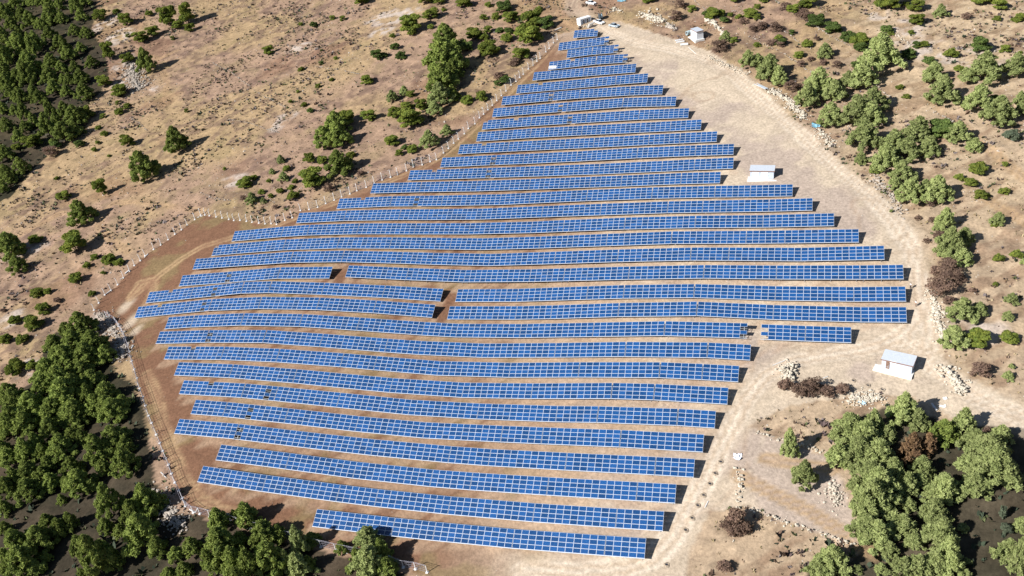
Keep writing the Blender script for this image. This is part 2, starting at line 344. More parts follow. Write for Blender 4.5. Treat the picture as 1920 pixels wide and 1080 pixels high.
# spoil thrown down in front of each row of tables
for k, ps in ROW3.items():
    y0 = row_y(k)-3.3
    for q in ps:
        m = (vx > q[0, 0]-1) & (vx < q[-1, 0]+1) & (vy < y0+1.) & (vy > y0-3.4)
        xs = vx[m]+(y0-vy[m])*.9
        f = sstep(y0-3.0, y0-.3, vy[m]+(vnoise(xs, 0*xs, 2.6, k)-.5)*4.2)*sstep(.25, .6, vnoise(xs, vy[m]*0, 1.7, k+40)*.5+n3[m]*.5+.1)
        csite[m] = mixc(csite[m], L((190,162,136))*np.ones((m.sum(), 1)), f*.6)
edge = sstep(.0, 1., site)
col = mixc(col, csite, edge)
col = mixc(col, c_wood_shade*one, wood*(.75+.25*n2))  # dark needle litter, with the shade of the trees painted into its colour
# tracks
r1 = sstep(2.9, 1.7, road+(n2-.5)*2.4); col = mixc(col, c_white*one, r1*.9*(1-.8*sstep(350, 385, vy)))
ruts = np.abs(fbm(vx*.5+vy*.2, vy*.5-vx*.2, 16, 91, 3)-.5); col = mixc(col, L((168,142,118))*one, sstep(.018, .004, ruts)*site*.4*sstep(.2, .9, t)); ruts2 = np.abs(fbm(vx, vy, 22, 95, 2)-.48); col = mixc(col, L((226,208,184))*one, sstep(.014, .003, ruts2)*site*.4*sstep(.2, .9, t))
rt = sstep(.7, .2, np.abs(road-1.0))*r1; col = mixc(col, L((196,174,150))*one, rt*.8); r2 = sstep(5.5, 3., road+(n2-.5)*4)*(1-r1); col = mixc(col, L((196,178,156))*one, r2*.5)
t1 = sstep(.75, .25, np.abs(trk-.95))*sstep(.3, .5, n2); col = mixc(col, L((188,160,122))*one, t1*.75)
t2 = sstep(2.2, .8, trk); col = mixc(col, L((176,142,112))*one, t2*.30)
col = np.clip(col*.70*(1+(n4-.5)[:, None]*.50*(1-.5*np.clip(site+r1, 0, 1))[:, None]), .01, .85)
# relief: hummocks off the site, small clods on it, the track pressed in
rough = (1-site)*(1-r1)
vz = vz+near*((n3-.5)*.75*rough+(n4-.5)*.5*rough+(n3-.5)*.16*(1-rough)+(n4-.5)*.10*(1-rough)-.10*r1-.08*t1)
tv = (vy+vx*.55+(n1-.5)*50+(n2-.5)*9)/13.; fr = tv-np.floor(tv)
vz = vz+near*(sstep(.0, .3, fr)-fr)*.6*rough*(1-wood)*sstep(.5, .65, fbm(vx, vy, 60, 77))
verts = np.stack([vx, vy, vz], -1)
ii, jj = np.meshgrid(np.arange(nx-1), np.arange(ny-1)); a = (jj*nx+ii).ravel()
faces = np.stack([a, a+1, a+1+nx, a+nx], -1)
me = bpy.data.meshes.new('ground'); me.vertices.add(len(verts)); me.vertices.foreach_set('co', verts.ravel().astype(np.float32))
me.loops.add(len(faces)*4); me.loops.foreach_set('vertex_index', faces.ravel().astype(np.int32))
me.polygons.add(len(faces)); me.polygons.foreach_set('loop_start', np.arange(0, len(faces)*4, 4, dtype=np.int32))
me.polygons.foreach_set('use_smooth', np.ones(len(faces), bool)); me.update(calc_edges=True)
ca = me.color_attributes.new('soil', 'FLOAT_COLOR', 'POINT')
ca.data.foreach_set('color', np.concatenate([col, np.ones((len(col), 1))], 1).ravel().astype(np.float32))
gm = bpy.data.materials.new('soil'); gm.use_nodes = True; n = gm.node_tree; b = n.nodes['Principled BSDF']
b.inputs['Roughness'].default_value = .95; b.inputs['Specular IOR Level'].default_value = .1
at = n.nodes.new('ShaderNodeAttribute'); at.attribute_name = 'soil'
tc = n.nodes.new('ShaderNodeTexCoord'); nz = n.nodes.new('ShaderNodeTexNoise'); nz.inputs['Scale'].default_value = 1.3; nz.inputs['Detail'].default_value = 6; nz.inputs['Roughness'].default_value = .7
n.links.new(tc.outputs['Object'], nz.inputs['Vector'])
mr = n.nodes.new('ShaderNodeMapRange'); mr.inputs[1].default_value = .3; mr.inputs[2].default_value = .7; mr.inputs[3].default_value = .70; mr.inputs[4].default_value = 1.28
n.links.new(nz.outputs[0], mr.inputs[0])
mu = n.nodes.new('ShaderNodeVectorMath'); mu.operation = 'MULTIPLY'; n.links.new(at.outputs['Color'], mu.inputs[0]); n.links.new(mr.outputs[0], mu.inputs[1])
n.links.new(mu.outputs[0], b.inputs['Base Color'])
bp = n.nodes.new('ShaderNodeBump'); bp.inputs['Strength'].default_value = .7; bp.inputs['Distance'].default_value = .22
n.links.new(nz.outputs[0], bp.inputs['Height']); n.links.new(bp.outputs[0], b.inputs['Normal'])
me.materials.append(gm)
ground = link('ground', me); tag(ground, kind='structure')
# exact height of the finished sheet in its fine part
FX0, FY0 = int(np.searchsorted(AX, -560)), int(np.searchsorted(AY, 88)); VZ = vz.reshape(ny, nx)
def gh(x, y):
    if not (-559 < x < 109 and 89 < y < 519): return float(gz(x, y))
    u = (x+560)/.9; v = (y-88)/.9; i = int(u); j = int(v); a, b = u-i, v-j; i += FX0; j += FY0
    return float((VZ[j, i]*(1-a)+VZ[j, i+1]*a)*(1-b)+(VZ[j+1, i]*(1-a)+VZ[j+1, i+1]*a)*b)
def G(px, py):
    p = P(px, py); return Vector((p[0], p[1], gh(p[0], p[1])))
SITE_F = site.reshape(ny, nx)

# ------------------------------------------------------------------ solar tables
def proj(p):
    d = np.array([p[0], p[1], p[2]-CAMZ]); z = d@CW
    return W/2+F*(d@CR)/z, H/2-F*(d@CU)/z
M_alu = mat('brushed_aluminium', (.50, .55, .63), .38, .12, 2., .15, .5)
M_back = mat('white_backsheet', (.50, .57, .70), .35, .05, 2., 0, .5)
M_rail = mat('galvanised_steel', (.50, .52, .54), .45, .2, 4., .35, .5)
M_post = mat('galvanised_post', (.40, .41, .42), .55, .25, 4., .3, .4)
def cell_mat():
    m = bpy.data.materials.new('solar_cells'); m.use_nodes = True; n = m.node_tree; b = n.nodes['Principled BSDF']
    tc = n.nodes.new('ShaderNodeTexCoord')
    br = n.nodes.new('ShaderNodeTexBrick'); br.offset = 0; br.inputs['Scale'].default_value = 1
    br.inputs['Brick Width'].default_value = .156; br.inputs['Row Height'].default_value = .156; br.inputs['Mortar Size'].default_value = .004
    br.inputs['Color1'].default_value = (.006, .050, .165, 1); br.inputs['Color2'].default_value = (.005, .042, .142, 1); br.inputs['Mortar'].default_value = (.05, .14, .34, 1)
    n.links.new(tc.outputs['Object'], br.inputs['Vector'])
    oi = n.nodes.new('ShaderNodeObjectInfo'); mr = n.nodes.new('ShaderNodeMapRange'); mr.inputs[3].default_value = .72; mr.inputs[4].default_value = 1.28
    n.links.new(oi.outputs['Random'], mr.inputs[0])
    hs = n.nodes.new('ShaderNodeHueSaturation'); n.links.new(mr.outputs[0], hs.inputs['Value']); n.links.new(br.outputs[0], hs.inputs['Color'])
    n.links.new(hs.outputs[0], b.inputs['Base Color'])
    b.inputs['Roughness'].default_value = .22; b.inputs['Specular IOR Level'].default_value = .5
    return m
M_cell = cell_mat()
PWID, PHEI, PITX, PITY = 1.635, .988, 1.66, 1.01
def panel_mesh():
    m = MB(); x, y = PWID/2, PHEI/2; f = .028; g = .045
    m.box((0, 0, -.02), (PWID, PHEI, .035), 0)                       # frame and back
    def ring(a, bq, z, mi):
        o = [(-x+a, -y+a, z), (x-a, -y+a, z), (x-a, y-a, z), (-x+a, y-a, z)]
        i = [(-x+bq, -y+bq, z), (x-bq, -y+bq, z), (x-bq, y-bq, z), (-x+bq, y-bq, z)]
        m.add(o+i, [(0, 1, 5, 4), (1, 2, 6, 5), (2, 3, 7, 6), (3, 0, 4, 7)], mi)
    ring(f, g, .001, 1)
    m.add([(-x+g, -y+g, .001), (x-g, -y+g, .001), (x-g, y-g, .001), (-x+g, y-g, .001)], [(0, 1, 2, 3)], 2)
    return m.mesh('solar_panel', [M_alu, M_back, M_cell])
ME_PANEL = panel_mesh()
HC = 1.72; ct, st_ = math.cos(TILT), math.sin(TILT)
RT = Matrix.Rotation(TILT, 3, 'X')
def make_table(n):
    t = empty('solar_table', (0, 0, 0)); w = n*PITX
    for i in range(n):
        for j in range(4):
            o = link('solar_panel', ME_PANEL, t); v = RT@Vector(((i-(n-1)/2)*PITX, (1.5-j)*PITY, 0))
            o.location = (v.x, v.y, v.z+HC); o.rotation_euler = (TILT, 0, 0)
    for s in (-1.62, -.55, .5, 1.5):
        m = MB(); c = RT@Vector((0, s, -.075)); m.box((c.x, c.y, c.z+HC), (w+.04, .06, .07), 0, RT); m.obj('rail', M_rail, t)
    m = MB(); c = RT@Vector((0, -2.06, -.02)); m.box((c.x, c.y, c.z+HC), (w+.1, .11, .07), 0, RT); m.obj('edge_trim', M_alu, t)
    for i in ((-1, 0, 1) if n < 8 else (-1, -.34, .34, 1)):
        x = i*(w/2-.75)
        m = MB(); c = RT@Vector((x, 0, -.17)); m.box((c.x, c.y, c.z+HC), (.08, 3.7, .10), 0, RT); m.obj('rafter', M_rail, t)
        for s in (-1.3, 1.25):
            c = RT@Vector((x, s, -.22)); m = MB(); m.tube((x, c.y, c.z+HC), (x, c.y, -.75), .07, n=6); m.obj('leg', M_post, t)
    return t
ORD = ['zeroth', 'first', 'second', 'third', 'fourth', 'fifth', 'sixth', 'seventh', 'eighth', 'ninth', 'tenth', 'eleventh', 'twelfth', 'thirteenth', 'fourteenth', 'fifteenth', 'sixteenth', 'seventeenth', 'eighteenth', 'nineteenth', 'twentieth', 'twenty-first', 'twenty-second', 'twenty-third', 'twenty-fourth', 'twenty-fifth', 'twenty-sixth', 'twenty-seventh', 'twenty-eighth', 'twenty-ninth', 'thirtieth', 'thirty-first', 'thirty-second', 'thirty-third', 'thirty-fourth', 'thirty-fifth', 'thirty-sixth', 'thirty-seventh', 'thirty-eighth', 'thirty-ninth', 'fortieth']
ORD += [a+'-'+b for a in ('forty', 'fifty', 'sixty') for b in ORD[1:10]]
HOLES = {7:[(1035.4,179.7,1),(1034,188,3)], 8:[(1053.6,200.5,1),(1053,207,3)], 9:[(1073,219.8,1),(1072,228.6,3),(970.3,222.4,0),(909,226.5,0)],
 11:[(908,270.8,0)], 12:[(926.6,297.8,1),(924,306.9,3)], 13:[(918.8,321,1),(916,330,3),(814.6,319.9,0)], 15:[(782,373.8,1),(779,383.6,3),(681.7,371.7,0)],
 6:[(1014.6,157,0)], 4:[(1073.4,111.4,0)], 18:[(405,461,0)], 20:[(427.6,516.4,1),(423.4,526.8,3)], 21:[(407,543.3,1),(403.5,553.4,3),(319.7,547.2,0)],
 22:[(385.8,569.6,1),(382,580.7,3),(298.3,573.8,0)], 24:[(391.6,627.4,1),(387.4,638.3,3)], 25:[(361.6,653.2,0)], 27:[(394,718,0),(507.6,733,1),(503.4,746,3)],
 28:[(473.6,768,1),(469,781,3)], 29:[(445,805,1),(439.8,818.6,3)]}
EDGE = {(1, 0): [(-1, 0)], (2, 0): [(-1, 1), (-1, 3)], (3, 0): [(-1, 1), (-1, 3)], (4, 0): [(-1, 1), (-1, 3)], (23, 0): [(-1, 1), (-1, 3)], (23, 1): [(0, 1), (0, 3)]}
PROTO = {}; NT = 0
for k in sorted(ROW3):
    tn = 0; tot = []
    for pi, q in enumerate(ROW3[k]):
        seg = np.linalg.norm(np.diff(q[:, [0, 2]], axis=0), axis=1); cum = np.r_[0, np.cumsum(seg)]; Ln = cum[-1]
        N = max(6, int(round((Ln+.02)/1.672))); sizes = []; rem = N; i = k
        while rem > 0:
            s = [12, 11, 12, 6, 11][i % 5]; i += 1
            if rem-s < 4: s = rem if rem <= 12 else rem//2
            sizes.append(s); rem -= s
        un = Ln/N; pos = 0; starts = []
        for s in sizes: starts.append((pos*un, (pos+s)*un)); pos += s
        tot.append((pi, q, cum, sizes, starts, un))
    ntab = sum(len(t[3]) for t in tot)
    for pi, q, cum, sizes, starts, un in tot:
        for ti, (s, (a, b_)) in enumerate(zip(sizes, starts)):
            tn += 1; NT += 1
            A = np.array([np.interp(a, cum, q[:, c]) for c in range(3)]); B = np.array([np.interp(b_, cum, q[:, c]) for c in range(3)])
            mid = (A+B)/2; sl_ = math.atan2(B[2]-A[2], B[0]-A[0]); span = math.hypot(B[2]-A[2], B[0]-A[0])
            if s not in PROTO: t = make_table(s); PROTO[s] = [(c.name.split('.')[0], c.data, c.location.copy(), c.rotation_euler.copy()) for c in t.children]
            else:
                t = empty('solar_table', (0, 0, 0))
                for nm, dt, lo, ro in PROTO[s]:
                    c = link(nm, dt, t); c.location = lo; c.rotation_euler = ro
            t.rotation_euler = (0, -sl_, 0); t.scale = ((span-.11)/(s*PITX), 1, 1)
            t.location = (mid[0], mid[1]-2.02*ct, mid[2]-2.02*st_-HC)
            # panels that the photograph shows missing
            pan = [c for c in t.children if c.name.startswith('solar_panel')]; dead = []
            for (hx, hy, j) in HOLES.get(k, []):
                if A is not None:
                    d = pray(hx, hy); yy = mid[1]-(.5+j)*PITY*ct; X = d[0]*yy/d[1]; col_i = (X-A[0])/(B[0]-A[0])*s
                    if 0 <= col_i < s: dead.append((int(col_i), j))
            if (k, pi) in EDGE:
                for (ci, j) in EDGE[(k, pi)]:
                    if ci == -1 and ti == len(sizes)-1: dead.append((s-1, j))
                    if ci == 0 and ti == 0: dead.append((0, j))
            for (ci, j) in set(dead):
                for c in pan:
                    if c and abs(c.location.x-(ci-(s-1)/2)*PITX) < .1 and abs(c.location.z-(RT@Vector((0, (1.5-j)*PITY, 0))).z-HC) < .1:
                        bpy.data.objects.remove(c); pan.remove(c); break
            if ntab == 1: ps_ = 'lone short blue solar table that forms the '+ORD[k]+' row from the top'
            else:
                side = ('leftmost' if tn == 1 else 'rightmost' if tn == ntab else ORD[tn]+' from the left')
                ps_ = ('solar table with empty slots, ' if dead else 'blue solar table, ')+side+' in the '+ORD[k]+' row from the top'
            tag(t, ps_, 'solar table', 'tilted blue solar tables in rows')
print('tables', NT)

# ------------------------------------------------------------------ trees, bushes
def leaf_mat(name, c1, c2, objvar=.22):
    m = bpy.data.materials.new(name); m.use_nodes = True; n = m.node_tree; n.nodes.clear()
    out = n.nodes.new('ShaderNodeOutputMaterial'); d = n.nodes.new('ShaderNodeBsdfDiffuse'); t = n.nodes.new('ShaderNodeBsdfTranslucent')
    ms = n.nodes.new('ShaderNodeMixShader'); ms.inputs[0].default_value = .35
    tc = n.nodes.new('ShaderNodeTexCoord'); nz = n.nodes.new('ShaderNodeTexNoise'); nz.inputs['Scale'].default_value = 5.; nz.inputs['Detail'].default_value = 4
    n.links.new(tc.outputs['Object'], nz.inputs['Vector'])
    mr = n.nodes.new('ShaderNodeMapRange'); mr.inputs[1].default_value = .38; mr.inputs[2].default_value = .62; n.links.new(nz.outputs[0], mr.inputs[0])
    mx = n.nodes.new('ShaderNodeMix'); mx.data_type = 'RGBA'; mx.inputs[6].default_value = (*c1, 1); mx.inputs[7].default_value = (*c2, 1); n.links.new(mr.outputs[0], mx.inputs[0])
    oi = n.nodes.new('ShaderNodeObjectInfo'); m2 = n.nodes.new('ShaderNodeMapRange'); m2.inputs[3].default_value = 1-objvar; m2.inputs[4].default_value = 1+objvar
    hs = n.nodes.new('ShaderNodeHueSaturation'); n.links.new(oi.outputs['Random'], m2.inputs[0]); n.links.new(m2.outputs[0], hs.inputs['Value'])
    n.links.new(mx.outputs[2], hs.inputs['Color'])
    for q in (d, t): n.links.new(hs.outputs[0], q.inputs[0])
    n.links.new(d.outputs[0], ms.inputs[1]); n.links.new(t.outputs[0], ms.inputs[2]); n.links.new(ms.outputs[0], out.inputs[0])
    return m
M_LEAF = {'pine': leaf_mat('pine_needles', (.27, .32, .085), (.18, .23, .062)),
          'light': leaf_mat('pale_pine_needles', (.36, .40, .165), (.26, .305, .115)),  # needles of a paler green of their own, for the pale pines
          'dark': leaf_mat('evergreen_leaves', (.145, .195, .055), (.090, .135, .042)),
          'bush': leaf_mat('bush_leaves', (.235, .265, .055), (.140, .185, .042)),
          'dead': leaf_mat('dead_needles', (.30, .195, .105), (.20, .125, .075)),
          'scrub': leaf_mat('thorny_twigs', (.27, .185, .135), (.19, .125, .10)),
          'grey': leaf_mat('grey_foliage', (.17, .20, .13), (.12, .15, .10))}
M_bark = mat('bark', (.16, .12, .095), .9, .45, 6., 0, .1, .5)
def crown_mesh(name, kind, seed, ntuft, shape, leaf, m):
    """foliage as thousands of small pointed faces growing out of branch lobes"""
    r = np.random.default_rng(seed); lobes = []
    nl = 46 if shape == 'pine' else 22
    for i in range(nl):
        t = (i+.5)/nl; a = i*2.399+r.uniform(-.4, .4)
        if shape == 'pine':
            z = .14+.80*t; env = .40*(1-t)**.66*(.7+.6*r.random()); sz = .082*(1.25-.6*t)*(.75+.6*r.random())
            lobes.append((env*math.cos(a), env*math.sin(a), z-.05*env, sz))
            if i % 3 == 0: lobes.append((env*.35*math.cos(a), env*.35*math.sin(a), z, sz*1.1))
        else:
            z = .16+.62*r.random(); env = .34*math.sqrt(max(.05, 1-((z-.2)/.75)**2))*math.sqrt(r.random()); sz = .13*(.7+.6*r.random())
            lobes.append((env*math.cos(a), env*math.sin(a), z, sz))
    if shape == 'pine': lobes.append((0, 0, .93, .06))
    w = np.array([l[3]**2 for l in lobes]); idx = r.choice(len(lobes), ntuft, p=w/w.sum()); lb = np.array(lobes)[idx]
    d = r.normal(size=(ntuft, 3)); d[:, 2] = np.abs(d[:, 2])*.85-.25; d /= np.linalg.norm(d, axis=1)[:, None]
    asp = 1.0
    c = lb[:, :3]+d*lb[:, 3:4]*(np.array([.85, .85, 1.15]) if shape == 'pine' else np.array([1, 1, .95]))*(r.random((ntuft, 1))**.35)
    V = []; Fc = []
    for i in range(ntuft):
        base = c[i]; up = d[i]*.9+np.array([0, 0, .35])
        for k in range(3):
            nn = up+r.normal(size=3)*.42; nn /= np.linalg.norm(nn)
            e = np.array([0, 0, .9])+d[i]*.5+r.normal(size=3)*.6; e -= nn*(e@nn); e /= np.linalg.norm(e)+1e-9; e += nn*.35; s = np.cross(e, nn); s /= np.linalg.norm(s)+1e-9
            ln = leaf*(.6+.8*r.random()); b = len(V); o = base-e*ln*.35
            V += [o-s*ln*.16, o+s*ln*.16, o+e*ln*.5+s*ln*.24, o+e*ln*1.1, o+e*ln*.5-s*ln*.24]; Fc.append((b, b+1, b+2, b+3, b+4))
    me = bpy.data.meshes.new(name); me.from_pydata([tuple(v) for v in V], [], Fc); me.materials.append(m); return me
def trunk_mesh(name, seed, bush):
    r = random.Random(seed); m = MB()
    if bush:
        for i in range(4):
            a = i*1.57+r.random(); m.tube((0, 0, -.08), (.16*math.cos(a), .16*math.sin(a), .4), .022, .010, 5)
    else:
        m.tube((0, 0, -.06), (.01, 0, .45), .026, .017, 7); m.tube((.01, 0, .45), (0, .01, .9), .017, .005, 6)
        for i in range(9):
            a = i*2.4; z = .2+.07*i; L_ = .34*(1-z)**.6
            m.tube((0, 0, z), (L_*math.cos(a), L_*math.sin(a), z+.07), .010, .004, 4)
    return m.mesh(name, [M_bark], True)
LIB = {}
def lib(kind, size, v):
    key = (kind, size, v)
    if key not in LIB:
        shape = 'pine' if kind in ('pine', 'light', 'dead') and size > 0 else 'round'
        nt_ = {0: 420, 1: 1500, 2: 3400}[size]; lf = {0: .17, 1: .105, 2: .070}[size]
        if kind == 'scrub': nt_ = int(nt_*.5); lf *= .7
        LIB[key] = (crown_mesh('crown', kind, hash((size, v)) % 9999+v*31+size*7, nt_, shape, lf, M_LEAF[kind]), trunk_mesh('trunk', v, shape == 'round'))
    return LIB[key]
ANCH = [(60,40,'at the top of the upper left wood'),(130,90,'inside the upper left wood'),(40,150,'on the left edge of the upper left wood'),(150,150,'at the east fringe of the upper left wood'),(110,250,'at the foot of the upper left wood'),(30,320,'at the lower end of the upper left wood'),
 (200,30,'above the stony clearing, upper left'),(240,40,'beside the grey stony clearing, upper left'),(330,25,'at the top left, right of the clearing'),(265,125,'beside the boulder outcrop, upper left'),(220,180,'below the boulder outcrop, upper left'),(340,240,'on the bare meadow, upper left'),
 (255,320,'on the meadow above the curved wheel tracks'),(150,390,'by the curved wheel tracks, left'),(40,440,'at the left edge, middle height'),(160,510,'just outside the unwired post line, left'),(60,570,'on the dry slope at the left edge'),(30,680,'on the left edge above the lower wood'),
 (500,90,'on the open slope at upper middle left'),(590,30,'on the upper slope, left of centre'),(700,20,'near the top edge above the slope'),(860,20,'near the top edge, left of the container'),(760,50,'on the slope below the top edge'),(710,100,'on the slope left of the tall tree column'),(835,120,'in the tall tree column beside the upper fence'),
 (900,90,'between tall column and upper fence'),(980,50,'left of the white container'),(960,100,'outside the fence near the hilltop'),(760,210,'in the thicket below the tall tree column'),(650,230,'in the thicket left of the middle fence'),(640,290,'in the thicket above the middle fence'),(560,310,'on the slope left of the middle fence'),(500,370,'on the slope above the fence corner'),(400,330,'on the stony slope above the fence corner'),(850,270,'hugging the outside of the upper fence'),
 (130,640,'at the top of the lower left wood'),(190,680,'at the east side of the lower left wood'),(80,720,'in the upper part of the lower left wood'),(170,750,'in the middle of the lower left wood'),(40,800,'at the left edge of the lower left wood'),(110,860,'in the heart of the lower left wood'),(220,830,'in the lower left wood beside the fence shade'),(50,930,'low on the left edge of the lower left wood'),(150,930,'below the heart of the lower left wood'),(60,1030,'in the bottom left corner'),(170,1030,'at the bottom edge, left'),(270,960,'beside the rubble at the fence corner'),
 (350,1060,'at the bottom edge under the rubble'),(420,1000,'at the fence corner, bottom left'),(500,1020,'at the bottom edge left of the last row'),(560,1030,'below the left end of the last row'),(690,1030,'overlapping the last row of tables'),
 (1250,15,'at the top edge above the rocky bank'),(1340,30,'on the terrace behind the small white hut'),(1370,80,'beside the small white hut'),(1420,30,'on the upper terraces right of the hut'),(1500,20,'on the upper terraces near the top edge'),(1500,110,'on the terraces right of the hut'),(1440,120,'above the metal frame by the track'),(1600,60,'on the terraces, upper right'),(1670,10,'at the top edge, upper right'),(1760,20,'on the straw field at the top right'),(1880,30,'in the top right corner'),
 (1540,160,'at the upper end of the roadside pines'),(1660,110,'crowning the terraces, upper right'),(1620,190,'behind the roadside pines, upper right'),(1560,220,'beside the blue tarpaulin'),(1770,90,'on the pale rocks, upper right'),(1850,90,'on the straw field, upper right'),(1770,160,'in the right hand grove'),(1850,150,'in the upper right grove'),(1900,180,'at the right edge of the upper right grove'),
 (1660,260,'in the roadside pines, middle'),(1720,280,'in the roadside pines behind the front ones'),(1780,240,'behind the roadside pines on the farm path'),(1700,330,'in the lower roadside pines'),(1760,370,'at the lower end of the roadside pines'),(1840,320,'right of the roadside pines'),(1790,450,'beside the shaded gully, right'),(1890,490,'on the combed slope at the right edge'),(1780,500,'above the brown thicket, right'),(1810,580,'on the slope beside the brown thicket'),(1890,570,'on the combed slope, right edge'),(1800,640,'on the bank right of the sloped-roof shed'),(1880,690,'on the bank at the right edge'),
 (1480,720,'on the rock heap in the track bend'),(1540,740,'in the scrub below the track bend'),(1700,770,'at the top of the lower right wood'),(1600,800,'on the left side of the lower right wood'),(1740,830,'around the dead pine, lower right'),(1850,800,'on the top right of the lower right wood'),(1660,880,'in the lower right wood, left half'),(1830,880,'in the lower right wood, right half'),(1630,980,'on the lower left flank of the lower right wood'),(1760,960,'in the middle of the lower right wood'),(1890,980,'at the right edge of the lower right wood'),(1560,1060,'at the bottom edge, right of centre'),(1720,1060,'at the bottom edge of the lower right wood'),(1480,850,'on the low wall right of the track'),(1510,890,'on the bare ground right of the track'),(1400,990,'in the brown scrub by the lower track')]
PLANTS = []
def plant(kind, cx, top, bot, w):
    """cx, top, bottom and width of a crown in the photograph; stands where its foot meets the ground"""
    if bot-top < 4: return
    fy = bot-min(.16*w, .3*(bot-top)); g = G(cx, fy); d = np.array([g.x, g.y, g.z-CAMZ]); sc = (d@CW)/F
    lo, hi = .5, 30.
    for _ in range(24):
        mid = (lo+hi)/2
        if proj((g.x, g.y, g.z+mid))[1] > top: lo = mid
        else: hi = mid
    h = max(lo, .7); wm = w*sc*(1.66 if kind == 'pine' else 1.45 if kind == 'light' else 1.25)
    h = max(min(h, wm*2.6), wm*.58) if kind not in ('pine', 'light') else max(min(h, wm*3.0), wm*.8)
    # the foot is behind the lean of the picture: move it so that the crown's middle sits at cx
    mx_, my_ = proj((g.x, g.y, g.z+h*.5)); g2 = G(cx-(mx_-cx), fy) if abs(mx_-cx) > 1.5 else g
    PLANTS.append((kind, g2, h, wm, cx, (top+bot)/2))
def batch(x0, y0, z, items, default):
    for it in items:
        kind = it[4] if len(it) > 4 else default
        plant(kind, x0+it[0]/z, y0+it[1]/z, y0+it[2]/z, it[3]/z)
batch(0, 0, 4.044, [(110,-10,80,80),(160,60,170,80),(225,75,225,90),(80,130,240,80),(15,180,350,90),(135,200,300,60),(270,235,390,75),(380,20,190,100),(350,90,210,70),(370,190,320,80),(440,260,380,80),(510,360,470,85),(610,315,405,60),(130,280,420,120),(30,360,480,100),(205,400,560,120),(385,400,530,90),(215,520,610,100),(130,545,650,90),(35,575,700,100),(365,550,650,100),(400,650,720,80),(70,660,760,90),(140,720,790,90),(610,540,650,90),(630,640,770,100),(610,60,170,70),(20,20,180,80),(30,470,600,90),(250,640,760,80),(300,130,230,60),(460,470,560,70),(520,560,650,70),(500,640,740,70),(560,180,280,70),(650,200,300,70),(460,100,190,70),(480,560,640,60),(290,700,800,80),(560,460,540,60),(690,420,520,70),(560,0,70,70),(640,0,60,70),(300,0,60,80),(210,0,50,60),(250,-30,50,60),(440,0,90,60),(60,40,130,70)], 'pine')
batch(0, 0, 4.044, [(755,60,175,110),(810,305,470,110),(785,560,670,110),(945,90,215,120),(965,390,490,110),(1095,360,560,100,'pine'),(1260,30,220,150),(1410,0,200,120),(1060,255,345,130),(900,670,745,130),(1150,240,290,110),(1130,70,130,60),(880,80,110,60),(970,255,290,40),(1430,200,250,90),(1340,190,230,90),(1310,270,310,40),(890,760,800,40),(960,780,815,50)], 'bush')
batch(0, 190, 4.044, [(20,0,100,60),(110,50,110,60),(40,145,230,80),(490,0,150,90),(560,30,200,120),(345,90,290,90),(420,90,200,60),(470,200,330,120),(560,180,280,90),(640,20,140,100,'bush'),(230,290,370,150,'bush'),(120,330,380,80,'bush'),(30,380,460,90),(150,425,560,90),(40,470,600,80),(380,340,440,130,'scrub'),(250,260,330,80,'dark'),(190,160,240,70),(130,230,310,70),(250,80,200,70),(690,70,130,60,'bush'),(60,560,640,80),(15,600,700,60),(420,290,370,80,'dark'),(600,290,350,80,'dark')], 'pine')
batch(0, 190, 4.044, [(960,245,360,110),(1075,370,615,155,'pine'),(760,580,730,110),(1330,190,400,130,'pine'),(470,680,765,110),(430,570,600,40),(710,350,390,50),(780,90,130,50),(750,185,220,50),(790,230,270,60),(740,290,330,40),(830,400,425,30),(900,70,110,70),(955,30,70,50),(1420,50,90,40)], 'bush')
batch(0, 260, 3.84, [(575,475,630,140,'pine'),(530,670,850,210),(60,690,880,150,'pine'),(120,850,980,100,'pine'),(545,985,1050,100),(675,845,880,60),(780,860,910,100),(620,900,945,60),(1760,310,360,110),(1810,430,470,60),(850,890,925,80),(1890,370,400,40),(1620,200,230,30),(740,960,985,40),(250,715,760,90)], 'bush')
batch(450, 0, 3.84, [(200,335,405,90),(1220,140,265,180),(1370,100,160,120),(985,350,450,90,'dark'),(1040,370,420,60,'dark'),(1110,320,370,70,'dark'),(1480,265,420,170,'pine'),(1460,400,560,200,'pine'),(1440,540,680,160,'pine'),(1530,420,580,100,'pine'),(1440,650,780,150,'light'),(1530,650,740,120),(1400,750,840,90,'light'),(1790,345,420,150),(1690,240,305,130),(760,790,920,150),(925,790,890,120),(1220,815,945,200),(1300,700,810,100),(1200,740,800,90),(1095,660,740,70,'light'),(1180,640,690,60,'light'),(1235,660,710,70),(1110,760,860,100),(680,890,1000,140,'pine'),(700,980,1075,130,'pine'),(600,1000,1075,120,'pine'),(1740,660,720,80),(1485,930,985,70,'light'),(1095,970,1060,100),(1360,1000,1075,110,'light'),(870,0,45,120),(1340,0,40,130),(1430,0,45,90),(1610,10,70,120),(740,120,155,50),(535,170,205,60,'dark'),(665,125,150,50),(440,490,515,50),(660,565,590,40),(910,580,620,100),(570,610,640,50),(365,720,745,35),(420,645,675,30),(465,750,775,50),(510,780,815,50,'dark'),(1640,690,760,90),(1100,255,275,50),(590,360,376,24,'dark'),(585,455,472,40,'dark'),(690,410,430,40),(440,165,190,40),(240,115,130,30,'dark'),(1160,400,440,80,'dark'),(1860,590,625,60,'dark'),(1840,120,150,60),(1870,210,240,60,'dark'),(1470,60,85,40),(1240,230,270,70),(1380,180,220,50),(1640,340,370,100,'dark')], 'bush')
